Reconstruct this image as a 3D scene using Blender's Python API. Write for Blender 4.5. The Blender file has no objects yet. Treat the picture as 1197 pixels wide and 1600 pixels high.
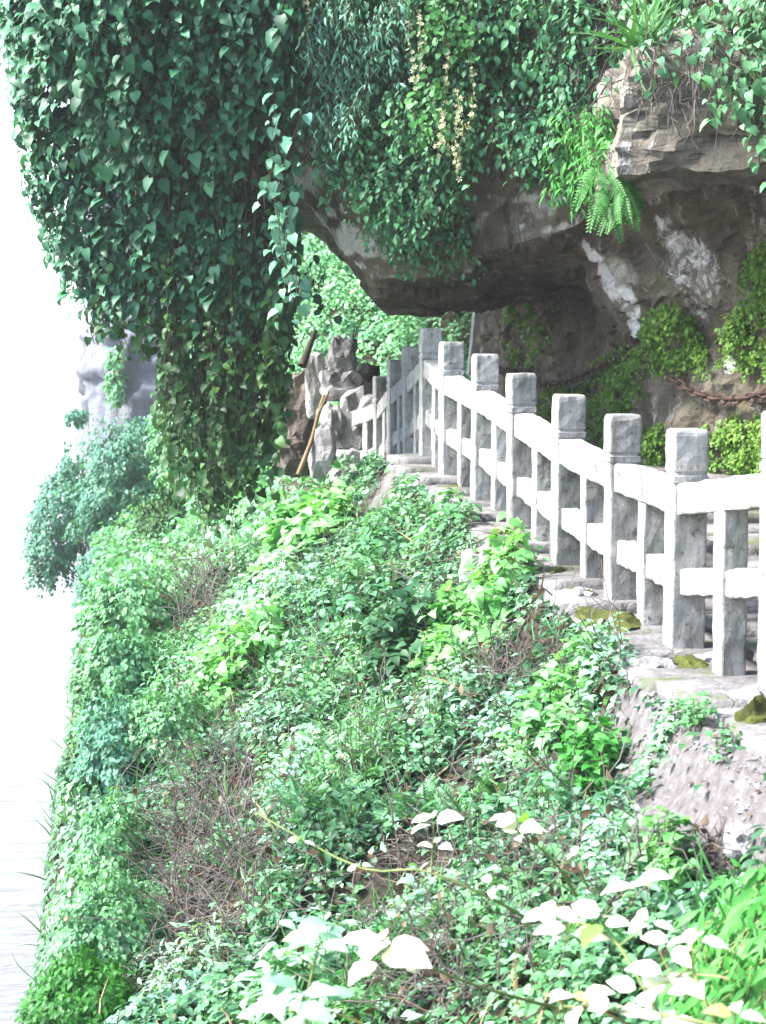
import bpy, bmesh, math, random
import numpy as np
from mathutils import Vector, Matrix, noise
from mathutils.bvhtree import BVHTree

R = math.radians
random.seed(7)
rng = np.random.default_rng(11)
scene = bpy.context.scene
COL = scene.collection

# ------------------------------------------------------------------ camera
F = 3200.0                      # focal length in photo pixels (photo 1197 x 1600)
CX, CY, HOR = 598.5, 800.0, 530.0
CAM = Vector((0.0, 0.0, 1.55))
PITCH = math.atan((CY - HOR) / F)
cd = bpy.data.cameras.new('camera')
cam = bpy.data.objects.new('camera', cd)
COL.objects.link(cam)
cd.sensor_fit = 'VERTICAL'
cd.sensor_height = 36.0
cd.lens = 36.0 * F / 1600.0
cd.clip_start, cd.clip_end = 0.1, 9000
cam.location = CAM
cam.rotation_euler = (math.pi / 2 - PITCH, 0, 0)
cd.dof.use_dof = True
cd.dof.focus_distance = 13.5
cd.dof.aperture_fstop = 5.6
scene.camera = cam
scene.cycles.max_bounces = 6
scene.cycles.diffuse_bounces = 3
scene.cycles.glossy_bounces = 2
scene.cycles.transmission_bounces = 4
scene.cycles.volume_bounces = 1

# ------------------------------------------------------------------ sky, sun, exposure
SUN_EL, SUN_AZ = R(44), R(-100)          # azimuth clockwise from +Y: the light comes over the river, from the left
world = bpy.data.worlds.new('World')
scene.world = world
world.use_nodes = True
wn = world.node_tree
sky = wn.nodes.new('ShaderNodeTexSky')
sky.sky_type = 'NISHITA'
sky.sun_disc = False
sky.sun_elevation = SUN_EL
sky.sun_rotation = SUN_AZ % (2 * math.pi)
sky.air_density, sky.dust_density, sky.ozone_density = 1.0, 1.0, 1.0
bg = wn.nodes['Background']
wn.links.new(sky.outputs[0], bg.inputs[0])
bg.inputs[1].default_value = 0.095
sd = bpy.data.lights.new('sun', 'SUN')
sd.energy, sd.angle, sd.color = 2.5, R(14), (1.0, 0.95, 0.9)
sun = bpy.data.objects.new('sun', sd)
COL.objects.link(sun)
sdir = Vector((math.sin(SUN_AZ) * math.cos(SUN_EL), math.cos(SUN_AZ) * math.cos(SUN_EL), math.sin(SUN_EL)))
sun.rotation_euler = sdir.to_track_quat('Z', 'Y').to_euler()
sun.location = (-20, 5, 30)
vs = scene.view_settings
vs.view_transform, vs.look, vs.exposure, vs.gamma = 'Standard', 'None', 3.0, 1.0
vs.use_curve_mapping = False

# ------------------------------------------------------------------ pixel helpers
cp, sp = math.cos(PITCH), math.sin(PITCH)
def ray(px, py):
    dx, dy = (px - CX) / F, (CY - py) / F
    return Vector((dx, cp + sp * dy, cp * dy - sp))
def at(px, py, Y):
    d = ray(px, py)
    return CAM + d * (Y / d.y)

# ------------------------------------------------------------------ object helpers
def link(o, parent=None):
    COL.objects.link(o)
    if parent is not None:
        o.parent = parent
    return o
def tag(o, label=None, cat=None, group=None, kind=None):
    if label: o['label'] = label
    if cat: o['category'] = cat
    if group: o['group'] = group
    if kind: o['kind'] = kind
    return o
def empty(name, loc=(0, 0, 0), rz=0.0):
    o = bpy.data.objects.new(name, None)
    o.location = loc
    o.rotation_euler = (0, 0, rz)
    o.empty_display_size = 0.2
    return link(o)
def stuffp(o, parent):
    link(o, parent)
    o['kind'] = 'stuff'
    return o
def rel(parent, V):
    return np.asarray(V, float) - np.array(parent.location)

def np_mesh(name, V, polys, mat, smooth=True):
    """V (n,3); polys: list of int arrays (m,k)."""
    me = bpy.data.meshes.new(name)
    V = np.asarray(V, np.float32)
    me.vertices.add(len(V))
    me.vertices.foreach_set('co', V.ravel())
    loops = np.concatenate([p.ravel() for p in polys]).astype(np.int32)
    tot = np.concatenate([np.full(len(p), p.shape[1], np.int32) for p in polys])
    st = np.concatenate([[0], np.cumsum(tot)[:-1]]).astype(np.int32)
    me.loops.add(len(loops))
    me.loops.foreach_set('vertex_index', loops)
    me.polygons.add(len(tot))
    me.polygons.foreach_set('loop_start', st)
    me.polygons.foreach_set('loop_total', tot)
    me.polygons.foreach_set('use_smooth', np.full(len(tot), smooth))
    me.update(calc_edges=True)
    if mat: me.materials.append(mat)
    return me

def grid_mesh(name, G, mat, smooth=True):
    n, m = G.shape[:2]
    idx = np.arange(n * m).reshape(n, m)
    q = np.stack([idx[:-1, :-1], idx[1:, :-1], idx[1:, 1:], idx[:-1, 1:]], -1).reshape(-1, 4)
    return np_mesh(name, G.reshape(-1, 3), [q], mat, smooth), q

def fbm(p, oct=4, H=1.0, lac=2.0):
    return noise.fractal(Vector(p), H, lac, oct)

# ------------------------------------------------------------------ materials
def mat_new(name):
    m = bpy.data.materials.new(name)
    m.use_nodes = True
    nt = m.node_tree
    for n in list(nt.nodes): nt.nodes.remove(n)
    out = nt.nodes.new('ShaderNodeOutputMaterial')
    return m, nt, out
def N(nt, t, **kw):
    n = nt.nodes.new(t)
    for k, v in kw.items(): setattr(n, k, v)
    return n
def ramp(nt, stops, fac=None, interp='LINEAR'):
    n = nt.nodes.new('ShaderNodeValToRGB')
    e = n.color_ramp.elements
    n.color_ramp.interpolation = interp
    while len(e) < len(stops): e.new(0.5)
    for i, (p, c) in enumerate(stops):
        e[i].position = p
        e[i].color = (*c, 1) if len(c) == 3 else c
    if fac is not None: nt.links.new(fac, n.inputs[0])
    return n
def mixc(nt, fac, a, b, mode='MIX'):
    n = nt.nodes.new('ShaderNodeMix')
    n.data_type = 'RGBA'
    n.blend_type = mode
    for sock, v in ((n.inputs[0], fac), (n.inputs[6], a), (n.inputs[7], b)):
        if hasattr(v, 'is_linked'): nt.links.new(v, sock)
        elif isinstance(v, (tuple, list)): sock.default_value = (*v, 1)
        else: sock.default_value = v
    return n.outputs[2]
def noise_n(nt, vec, scale, detail=6, rough=0.6, dist=0.0):
    n = nt.nodes.new('ShaderNodeTexNoise')
    n.inputs['Scale'].default_value = scale
    n.inputs['Detail'].default_value = detail
    n.inputs['Roughness'].default_value = rough
    n.inputs['Distortion'].default_value = dist
    if vec is not None: nt.links.new(vec, n.inputs['Vector'])
    return n.outputs[0]
def scaled(nt, vec, s):
    n = nt.nodes.new('ShaderNodeMapping')
    n.inputs['Scale'].default_value = s
    nt.links.new(vec, n.inputs['Vector'])
    return n.outputs[0]

def leaf_mat(name, cols, transl=0.3, rough=0.5, spec=0.28):
    """cols: darker to lighter colours picked at random for each leaf."""
    m, nt, out = mat_new(name)
    geo = N(nt, 'ShaderNodeNewGeometry')
    oi = N(nt, 'ShaderNodeObjectInfo')
    add = N(nt, 'ShaderNodeMath', operation='ADD')
    nt.links.new(geo.outputs['Random Per Island'], add.inputs[0])
    nt.links.new(oi.outputs['Random'], add.inputs[1])
    fr = N(nt, 'ShaderNodeMath', operation='FRACT')
    nt.links.new(add.outputs[0], fr.inputs[0])
    stops = [(i / max(1, len(cols) - 1), c) for i, c in enumerate(cols)]
    cr = ramp(nt, stops, fr.outputs[0])
    big = noise_n(nt, geo.outputs['Position'], 1.7, 3)
    tint = ramp(nt, [(0.3, (0.78, 0.86, 0.95)), (0.7, (1.2, 1.1, 0.9))], big)
    c1 = mixc(nt, 0.8, cr.outputs[0], tint.outputs[0], 'MULTIPLY')
    p = N(nt, 'ShaderNodeBsdfPrincipled')
    nt.links.new(c1, p.inputs['Base Color'])
    p.inputs['Roughness'].default_value = rough
    p.inputs['Specular IOR Level'].default_value = spec
    t = N(nt, 'ShaderNodeBsdfTranslucent')
    c2 = mixc(nt, 1.0, c1, (1.15, 1.25, 0.6), 'MULTIPLY')
    nt.links.new(c2, t.inputs['Color'])
    ms = N(nt, 'ShaderNodeMixShader')
    ms.inputs[0].default_value = transl
    nt.links.new(p.outputs[0], ms.inputs[1])
    nt.links.new(t.outputs[0], ms.inputs[2])
    nt.links.new(ms.outputs[0], out.inputs[0])
    return m

def plain_mat(name, a, b, scale=8.0, rough=0.85, bump=0.3, stretch=(1, 1, 1)):
    m, nt, out = mat_new(name)
    geo = N(nt, 'ShaderNodeNewGeometry')
    v = scaled(nt, geo.outputs['Position'], stretch)
    f = noise_n(nt, v, scale, 8, 0.65)
    cr = ramp(nt, [(0.3, a), (0.7, b)], f)
    p = N(nt, 'ShaderNodeBsdfPrincipled')
    p.inputs['Roughness'].default_value = rough
    p.inputs['Specular IOR Level'].default_value = 0.2
    nt.links.new(cr.outputs[0], p.inputs['Base Color'])
    bp = N(nt, 'ShaderNodeBump')
    bp.inputs['Strength'].default_value = bump
    bp.inputs['Distance'].default_value = 0.03
    nt.links.new(noise_n(nt, v, scale * 3, 8, 0.7), bp.inputs['Height'])
    nt.links.new(bp.outputs[0], p.inputs['Normal'])
    nt.links.new(p.outputs[0], out.inputs[0])
    return m

def rock_mat(name, dark, mid, light, streak=(0.62, 0.6, 0.58), streak_amt=0.5, moss=0.3, scale=1.0):
    m, nt, out = mat_new(name)
    geo = N(nt, 'ShaderNodeNewGeometry')
    pos = geo.outputs['Position']
    big = noise_n(nt, pos, 1.1 * scale, 8, 0.62, 0.4)
    cr = ramp(nt, [(0.28, dark), (0.5, mid), (0.74, light)], big)
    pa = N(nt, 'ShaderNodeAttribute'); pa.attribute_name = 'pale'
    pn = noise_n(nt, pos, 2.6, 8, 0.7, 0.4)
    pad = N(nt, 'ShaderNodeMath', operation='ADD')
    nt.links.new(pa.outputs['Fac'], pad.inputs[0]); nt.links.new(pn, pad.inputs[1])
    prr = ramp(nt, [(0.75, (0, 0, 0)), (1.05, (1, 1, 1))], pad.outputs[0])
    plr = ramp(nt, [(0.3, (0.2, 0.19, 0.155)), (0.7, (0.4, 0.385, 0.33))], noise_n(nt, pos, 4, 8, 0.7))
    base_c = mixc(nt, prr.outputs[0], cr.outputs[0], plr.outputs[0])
    # lime runs down the face
    sv = scaled(nt, pos, (2.6, 2.6, 0.35))
    s1 = noise_n(nt, sv, 1.6 * scale, 8, 0.7, 0.3)
    sr = ramp(nt, [(0.56, (0, 0, 0)), (0.66, (1, 1, 1))], s1)
    s2 = noise_n(nt, pos, 9 * scale, 8, 0.75)
    sr2 = ramp(nt, [(0.42, (0, 0, 0)), (0.62, (1, 1, 1))], s2)
    mm = N(nt, 'ShaderNodeMath', operation='MULTIPLY')
    nt.links.new(sr.outputs[0], mm.inputs[0]); nt.links.new(sr2.outputs[0], mm.inputs[1])
    m2 = N(nt, 'ShaderNodeMath', operation='MULTIPLY')
    nt.links.new(mm.outputs[0], m2.inputs[0]); m2.inputs[1].default_value = streak_amt
    c = mixc(nt, m2.outputs[0], base_c, streak)
    la = N(nt, 'ShaderNodeAttribute'); la.attribute_name = 'lime'
    ln_ = noise_n(nt, scaled(nt, pos, (1.5, 1.5, .8)), 9.0, 10, 0.85, 0.8)
    lad = N(nt, 'ShaderNodeMath', operation='ADD')
    nt.links.new(la.outputs['Fac'], lad.inputs[0]); nt.links.new(ln_, lad.inputs[1])
    lrr = ramp(nt, [(0.84, (0, 0, 0)), (1.04, (1, 1, 1))], lad.outputs[0])
    # dark water stains
    dv = scaled(nt, pos, (3.0, 3.0, 0.5))
    d1 = noise_n(nt, dv, 2.3 * scale, 6, 0.6, 0.5)
    dr = ramp(nt, [(0.55, (1, 1, 1)), (0.7, (0.38, 0.35, 0.33))], d1)
    c = mixc(nt, 0.8, c, dr.outputs[0], 'MULTIPLY')
    c = mixc(nt, lrr.outputs[0], c, (0.62, 0.61, 0.6))
    # fine speckle
    f1 = noise_n(nt, pos, 45, 6, 0.7)
    frr = ramp(nt, [(0.3, (0.65, 0.65, 0.65)), (0.7, (1.3, 1.3, 1.3))], f1)
    c = mixc(nt, 0.7, c, frr.outputs[0], 'MULTIPLY')
    # moss
    if moss > 0:
        g1 = noise_n(nt, pos, 2.2, 8, 0.7)
        gr = ramp(nt, [(0.66 - 0.2 * moss, (0, 0, 0)), (0.76 - 0.1 * moss, (1, 1, 1))], g1)
        c = mixc(nt, gr.outputs[0], c, (0.07, 0.1, 0.02))
    p = N(nt, 'ShaderNodeBsdfPrincipled')
    p.inputs['Roughness'].default_value = 0.88
    p.inputs['Specular IOR Level'].default_value = 0.2
    nt.links.new(c, p.inputs['Base Color'])
    bp = N(nt, 'ShaderNodeBump')
    bp.inputs['Strength'].default_value = 0.75
    bp.inputs['Distance'].default_value = 0.06
    hs = N(nt, 'ShaderNodeMath', operation='ADD')
    nt.links.new(noise_n(nt, pos, 7, 10, 0.7, 0.3), hs.inputs[0])
    vo = N(nt, 'ShaderNodeTexVoronoi'); vo.feature = 'DISTANCE_TO_EDGE'; vo.inputs['Scale'].default_value = 3.2
    wv = N(nt, 'ShaderNodeVectorMath', operation='ADD')
    wn_ = N(nt, 'ShaderNodeTexNoise'); wn_.inputs['Scale'].default_value = 3.0; wn_.inputs['Detail'].default_value = 5
    nt.links.new(pos, wn_.inputs['Vector'])
    nt.links.new(scaled(nt, pos, (1, 1, 1.8)), wv.inputs[0]); nt.links.new(scaled(nt, wn_.outputs[1], (.5, .5, .5)), wv.inputs[1])
    nt.links.new(wv.outputs[0], vo.inputs['Vector'])
    vr = ramp(nt, [(0.0, (0, 0, 0)), (0.05, (0.12, 0.12, 0.12))], vo.outputs['Distance'])
    nt.links.new(vr.outputs[0], hs.inputs[1])
    nt.links.new(hs.outputs[0], bp.inputs['Height'])
    nt.links.new(bp.outputs[0], p.inputs['Normal'])
    nt.links.new(p.outputs[0], out.inputs[0])
    return m

M = {}
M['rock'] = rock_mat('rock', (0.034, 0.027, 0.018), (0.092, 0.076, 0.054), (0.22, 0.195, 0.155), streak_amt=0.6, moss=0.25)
M['rock_brown'] = rock_mat('rock_brown', (0.06, 0.052, 0.04), (0.15, 0.135, 0.108), (0.29, 0.27, 0.23), streak_amt=0.6, moss=0.15)
M['rock_far'] = rock_mat('rock_far', (0.09, 0.098, 0.118), (0.15, 0.16, 0.186), (0.21, 0.22, 0.25), streak_amt=0.2, moss=0.0, scale=0.5)  # pale blue in the rock colour stands in for distance haze
M['boulder'] = rock_mat('boulder', (0.15, 0.14, 0.13), (0.27, 0.26, 0.25), (0.42, 0.41, 0.4), streak_amt=0.5, moss=0.05, scale=2)
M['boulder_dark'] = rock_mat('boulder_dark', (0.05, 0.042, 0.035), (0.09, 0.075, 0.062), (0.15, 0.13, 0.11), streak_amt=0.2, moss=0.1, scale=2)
M['boulder_pale'] = rock_mat('boulder_pale', (0.16, 0.155, 0.155), (0.26, 0.25, 0.255), (0.38, 0.37, 0.375), streak_amt=0.3, moss=0.0, scale=2)
M['gap_black'] = plain_mat('gap_black', (0.008, 0.007, 0.007), (0.02, 0.018, 0.017), 6)  # near-black lump standing in for the shaded gap in the rubble
M['wood_pole'] = plain_mat('wood_pole', (0.11, 0.08, 0.045), (0.22, 0.165, 0.1), 10, stretch=(1, 1, 0.2))
M['wood_dark'] = plain_mat('wood_dark', (0.03, 0.024, 0.018), (0.07, 0.055, 0.04), 10)
M['stem'] = plain_mat('stem', (0.035, 0.03, 0.018), (0.08, 0.065, 0.04), 12)
M['stem_green'] = plain_mat('stem_green', (0.1, 0.14, 0.04), (0.2, 0.23, 0.09), 12)
M['stem_weed'] = plain_mat('stem_weed', (0.035, 0.06, 0.018), (0.07, 0.1, 0.035), 12)
M['twig'] = plain_mat('twig', (0.045, 0.037, 0.03), (0.17, 0.15, 0.135), 3)
M['rust'] = plain_mat('rust', (0.03, 0.017, 0.013), (0.09, 0.055, 0.042), 30, rough=0.8)
M['moss'] = plain_mat('moss', (0.04, 0.05, 0.012), (0.12, 0.135, 0.026), 14, bump=1.0)

def stone_mat():
    m, nt, out = mat_new('railing_stone')
    geo = N(nt, 'ShaderNodeNewGeometry')
    oi = N(nt, 'ShaderNodeObjectInfo')
    pos = geo.outputs['Position']
    a = noise_n(nt, pos, 6, 8, 0.65)
    cr = ramp(nt, [(0.25, (0.21, 0.21, 0.195)), (0.5, (0.31, 0.308, 0.292)), (0.75, (0.42, 0.416, 0.4))], a)
    sv = scaled(nt, pos, (9, 9, 1.4))
    s = noise_n(nt, sv, 1.5, 8, 0.75)
    sr = ramp(nt, [(0.46, (1, 1, 1)), (0.64, (0.3, 0.32, 0.28))], s)
    c = mixc(nt, 0.75, cr.outputs[0], sr.outputs[0], 'MULTIPLY')
    l = noise_n(nt, pos, 16, 10, 0.8)
    lr = ramp(nt, [(0.54, (0, 0, 0)), (0.63, (1, 1, 1))], l)
    c = mixc(nt, lr.outputs[0], c, (0.085, 0.09, 0.078))
    g = noise_n(nt, pos, 4.2, 8, 0.7)
    gr = ramp(nt, [(0.64, (0, 0, 0)), (0.74, (0.75, 0.75, 0.75))], g)
    c = mixc(nt, gr.outputs[0], c, (0.17, 0.16, 0.055))
    f = noise_n(nt, pos, 120, 4, 0.7)
    frr = ramp(nt, [(0.3, (0.7, 0.7, 0.7)), (0.7, (1.25, 1.25, 1.25))], f)
    c = mixc(nt, 0.6, c, frr.outputs[0], 'MULTIPLY')
    v = N(nt, 'ShaderNodeMapRange')
    v.inputs['To Min'].default_value, v.inputs['To Max'].default_value = 0.85, 1.1
    nt.links.new(oi.outputs['Random'], v.inputs[0])
    vc = N(nt, 'ShaderNodeVectorMath', operation='SCALE')
    nt.links.new(c, vc.inputs[0]); nt.links.new(v.outputs[0], vc.inputs['Scale'])
    p = N(nt, 'ShaderNodeBsdfPrincipled')
    p.inputs['Roughness'].default_value = 0.9
    p.inputs['Specular IOR Level'].default_value = 0.2
    nt.links.new(vc.outputs[0], p.inputs['Base Color'])
    bp = N(nt, 'ShaderNodeBump')
    bp.inputs['Strength'].default_value = 0.9
    bp.inputs['Distance'].default_value = 0.014
    nt.links.new(noise_n(nt, pos, 30, 10, 0.75), bp.inputs['Height'])
    nt.links.new(bp.outputs[0], p.inputs['Normal'])
    nt.links.new(p.outputs[0], out.inputs[0])
    return m
M['stone'] = stone_mat()
M['slab'] = rock_mat('slab', (0.085, 0.08, 0.077), (0.16, 0.152, 0.15), (0.26, 0.25, 0.248), streak_amt=0.15, moss=0.6, scale=3)

def soil_mat():
    m, nt, out = mat_new('soil')
    geo = N(nt, 'ShaderNodeNewGeometry')
    pos = geo.outputs['Position']
    a = noise_n(nt, pos, 5, 10, 0.7)
    cr = ramp(nt, [(0.3, (0.022, 0.019, 0.014)), (0.55, (0.055, 0.046, 0.034)), (0.75, (0.11, 0.095, 0.075))], a)
    b = noise_n(nt, pos, 18, 10, 0.75)
    br = ramp(nt, [(0.3, (0.075, 0.067, 0.062)), (0.5, (0.14, 0.128, 0.128)), (0.72, (0.23, 0.215, 0.22))], b)
    at_ = N(nt, 'ShaderNodeAttribute'); at_.attribute_name = 'bare'
    nz = noise_n(nt, pos, 3.0, 6, 0.7)
    ad = N(nt, 'ShaderNodeMath', operation='ADD')
    nt.links.new(at_.outputs['Fac'], ad.inputs[0]); nt.links.new(nz, ad.inputs[1])
    th = ramp(nt, [(0.72, (0, 0, 0)), (0.86, (1, 1, 1))], ad.outputs[0])
    c = mixc(nt, th.outputs[0], cr.outputs[0], br.outputs[0])
    p = N(nt, 'ShaderNodeBsdfPrincipled')
    p.inputs['Roughness'].default_value = 0.95
    p.inputs['Specular IOR Level'].default_value = 0.1
    nt.links.new(c, p.inputs['Base Color'])
    bp = N(nt, 'ShaderNodeBump')
    bp.inputs['Strength'].default_value = 0.9
    bp.inputs['Distance'].default_value = 0.03
    nt.links.new(noise_n(nt, pos, 22, 10, 0.75), bp.inputs['Height'])
    nt.links.new(bp.outputs[0], p.inputs['Normal'])
    nt.links.new(p.outputs[0], out.inputs[0])
    return m
M['soil'] = soil_mat()

def water_mat():
    m, nt, out = mat_new('water')
    geo = N(nt, 'ShaderNodeNewGeometry')
    v = scaled(nt, geo.outputs['Position'], (0.5, 1.6, 1))
    p = N(nt, 'ShaderNodeBsdfPrincipled')
    p.inputs['Base Color'].default_value = (0.12, 0.115, 0.115, 1)      # silty river
    p.inputs['Roughness'].default_value = 0.12
    p.inputs['IOR'].default_value = 1.33
    bp = N(nt, 'ShaderNodeBump')
    bp.inputs['Strength'].default_value = 0.6
    bp.inputs['Distance'].default_value = 0.25
    nt.links.new(noise_n(nt, v, 1.3, 6, 0.6, 0.5), bp.inputs['Height'])
    nt.links.new(bp.outputs[0], p.inputs['Normal'])
    nt.links.new(p.outputs[0], out.inputs[0])
    return m
M['water'] = water_mat()

L = {}
L['vine'] = leaf_mat('vine_leaf', [(0.0141, 0.0616, 0.0306), (0.0263, 0.113, 0.0558), (0.0403, 0.156, 0.0792), (0.0658, 0.202, 0.108)], 0.22, 0.5, 0.28)
L['vine_olive'] = leaf_mat('vine_leaf_olive', [(0.012, 0.0438, 0.0106), (0.0179, 0.0729, 0.0165), (0.0319, 0.11, 0.0266), (0.0637, 0.146, 0.0295)], 0.3)
L['vine_grey'] = leaf_mat('vine_leaf_grey', [(0.059, 0.173, 0.114), (0.0943, 0.249, 0.166), (0.124, 0.303, 0.201)], 0.2, 0.5)
L['shrub'] = leaf_mat('shrub_leaf', [(0.0196, 0.0887, 0.035), (0.0351, 0.141, 0.06), (0.0545, 0.2, 0.0849), (0.0935, 0.259, 0.119)], 0.3)
L['yellow'] = leaf_mat('yellow_leaf', [(0.0201, 0.112, 0.0252), (0.0361, 0.156, 0.0335), (0.0563, 0.199, 0.0503), (0.104, 0.268, 0.101)], 0.35)
L['flower'] = leaf_mat('flower', [(0.42, 0.4, 0.24), (0.6, 0.58, 0.4)], 0.3)
L['fern'] = leaf_mat('fern_leaf', [(0.0189, 0.103, 0.0175), (0.033, 0.156, 0.0245), (0.0567, 0.216, 0.0385)], 0.35)
L['cliff_fern'] = leaf_mat('cliff_fern', [(0.0574, 0.14, 0.0142), (0.096, 0.21, 0.0236), (0.153, 0.292, 0.0425)], 0.35)
L['bank'] = leaf_mat('bank_leaf', [(0.0394, 0.127, 0.0513), (0.0723, 0.206, 0.0941), (0.118, 0.3, 0.138), (0.185, 0.396, 0.204)], 0.3, 0.5, 0.32)
L['bank_bright'] = leaf_mat('bank_bright', [(0.0684, 0.227, 0.0559), (0.124, 0.341, 0.111), (0.181, 0.425, 0.168), (0.274, 0.509, 0.252)], 0.35)
L['bank_pale'] = leaf_mat('bank_pale', [(0.14, 0.306, 0.188), (0.223, 0.419, 0.287), (0.336, 0.549, 0.41)], 0.3)
L['bank_dark'] = leaf_mat('bank_dark', [(0.0157, 0.0546, 0.0239), (0.0279, 0.0936, 0.0413), (0.0437, 0.13, 0.0598)], 0.25)
L['lance'] = leaf_mat('lance_leaf', [(0.0295, 0.162, 0.0262), (0.0531, 0.237, 0.0437), (0.0886, 0.324, 0.0699)], 0.35)
L['white'] = leaf_mat('pale_leaf', [(0.56, 0.58, 0.48), (0.68, 0.68, 0.6), (0.74, 0.73, 0.68)], 0.12)
L['whitegreen'] = leaf_mat('pale_leaf_green', [(0.13, 0.324, 0.0524), (0.207, 0.454, 0.104), (0.5, 0.52, 0.25)], 0.4)
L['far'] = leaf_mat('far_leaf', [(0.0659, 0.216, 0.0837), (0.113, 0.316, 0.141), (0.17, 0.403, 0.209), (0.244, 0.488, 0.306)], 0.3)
L['far_blue'] = leaf_mat('far_leaf_blue', [(0.0458, 0.148, 0.0969), (0.0733, 0.211, 0.144), (0.12, 0.286, 0.204)], 0.3)  # bluish tint puts the haze on the far bushes into their leaf colour
L['dry'] = leaf_mat('dry_leaf', [(0.05, 0.032, 0.022), (0.1, 0.068, 0.045), (0.2, 0.15, 0.11)], 0.2, 0.8, 0.1)
L['grass'] = leaf_mat('grass_blade', [(0.0295, 0.119, 0.0262), (0.059, 0.195, 0.0524), (0.118, 0.26, 0.104)], 0.3)
L['straw'] = leaf_mat('straw', [(0.14, 0.09, 0.05), (0.24, 0.17, 0.1), (0.34, 0.27, 0.18)], 0.2, 0.8, 0.1)

# ------------------------------------------------------------------ leaf templates: x across, y base to tip, z normal
def tpl(spine, sides):
    """spine: (y,z) list; sides: (x,y,z) between; folded leaf with left and right half"""
    n, k = len(spine), len(sides)
    V = [(0, y, z) for y, z in spine] + [(-x, y, z) for x, y, z in sides] + [(x, y, z) for x, y, z in sides]
    tris, quads = [], []
    for sgn, off in ((0, n), (1, n + k)):
        def add(f):
            f = list(f) if sgn == 0 else list(f)[::-1]
            (tris if len(f) == 3 else quads).append(f)
        add((0, 1, off))
        for i in range(k - 1): add((i + 1, i + 2, off + i + 1, off + i))
        add((k, n - 1, off + k - 1))
    return np.array(V, float), [np.array(x, int) for x in (tris, quads) if x]
T = {}
T['ovate'] = tpl([(0, 0), (0.18, 0.01), (0.42, 0.01), (0.72, -0.04), (1, -0.16)], [(0.2, 0.14, 0.05), (0.31, 0.38, 0.08), (0.2, 0.72, 0.03)])
T['heart'] = tpl([(0, 0), (0.15, 0.01), (0.4, 0.01), (0.7, -0.05), (1, -0.22)], [(0.3, -0.06, 0.03), (0.42, 0.24, 0.09), (0.25, 0.66, 0.03)])
T['round'] = tpl([(0, 0), (0.2, 0.0), (0.5, 0.01), (0.78, -0.04), (0.95, -0.1)], [(0.3, 0.12, 0.05), (0.42, 0.48, 0.08), (0.27, 0.82, 0.02)])
T['lance'] = tpl([(0, 0), (0.35, 0.02), (0.7, -0.06), (1, -0.25)], [(0.11, 0.32, 0.03), (0.085, 0.65, -0.03)])
T['tiny'] = (np.array([(0, 0, 0), (-0.3, 0.5, 0.06), (0, 1, -0.1), (0.3, 0.5, 0.06)], float), [np.array([[0, 1, 2], [0, 2, 3]])])
def blade():
    V, Q = [], []
    for i, (y, z, w) in enumerate([(0, 0, .022), (.35, .0, .02), (.7, -.1, .014), (1, -.32, .002)]):
        V += [(-w, y, z), (w, y, z)]
        if i: Q.append((2 * i - 2, 2 * i - 1, 2 * i + 1, 2 * i))
    return np.array(V, float), [np.array(Q)]
T['blade'] = blade()
def frond(pairs=11, width=0.22, droop=0.5):
    V, Tn = [], []
    def sp_(t): return (t, -droop * t * t * 0.6)
    for i in range(pairs):
        t = 0.12 + 0.86 * i / pairs
        w = width * math.sin(min(1, t * 1.6 + .2) * math.pi * 0.55) * (1 - t * 0.75) * 1.5
        y, z = sp_(t); y2, z2 = sp_(t + 0.055)
        for s in (-1, 1):
            b = len(V)
            V += [(0, y, z), (s * w, y + 0.1, z - w * 0.25), (0, y2, z2), (s * w * 0.55, y + 0.11, z - w * 0.1)]
            Tn += [(b, b + 1, b + 3) if s > 0 else (b, b + 3, b + 1), (b, b + 3, b + 2) if s > 0 else (b, b + 2, b + 3)]
    b = len(V)
    for t in (0, .5, 1):
        y, z = sp_(t); V += [(-.006, y, z - .002), (.006, y, z - .002)]
    Q = [(b, b + 1, b + 3, b + 2), (b + 2, b + 3, b + 5, b + 4)]
    return np.array(V, float), [np.array(Tn), np.array(Q)]
T['frond'] = frond(13, 0.17, 0.6)
def flower_t():
    V, Tn = [(0, 0, 0)], []
    for k in range(5):
        a = k * 2 * math.pi / 5
        V += [(.5 * math.cos(a - .3), .5 * math.sin(a - .3), .14), (.5 * math.cos(a + .3), .5 * math.sin(a + .3), .14)]
        Tn.append((0, 1 + 2 * k, 2 + 2 * k))
    return np.array(V, float), [np.array(Tn)]
T['flower'] = flower_t()

def nrm(a):
    return a / np.maximum(1e-9, np.linalg.norm(a, axis=-1, keepdims=True))
def frames(tip, nor):
    t = nrm(tip)
    x = nrm(np.cross(t, nor))
    n = np.cross(x, t)
    return x, t, n
def leaves_mesh(name, P, tip, nor, S, template, mat):
    V, polys = T[template]
    x, t, n = frames(tip, nor)
    W = (P[:, None, :] + S[:, None, None] * (V[None, :, 0:1] * x[:, None] + V[None, :, 1:2] * t[:, None] + V[None, :, 2:3] * n[:, None]))
    off = (np.arange(len(P)) * len(V))
    pl = [(p[None] + off[:, None, None]).reshape(-1, p.shape[1]) for p in polys]
    return np_mesh(name, W.reshape(-1, 3), pl, mat)
_single = {}
def single_leaf(template, mat):
    k = (template, mat.name)
    if k not in _single:
        V, polys = T[template]
        _single[k] = np_mesh('leaf', V, polys, mat)
    return _single[k]

class Leaves:
    """collects leaf positions and frames, in world space"""
    def __init__(s): s.P, s.T, s.N, s.S = [], [], [], []
    def add(s, P, Tp, Nr, S):
        s.P.append(P); s.T.append(Tp); s.N.append(Nr); s.S.append(S)
    def cat(s):
        return [np.concatenate(a) for a in (s.P, s.T, s.N, s.S)]

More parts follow.
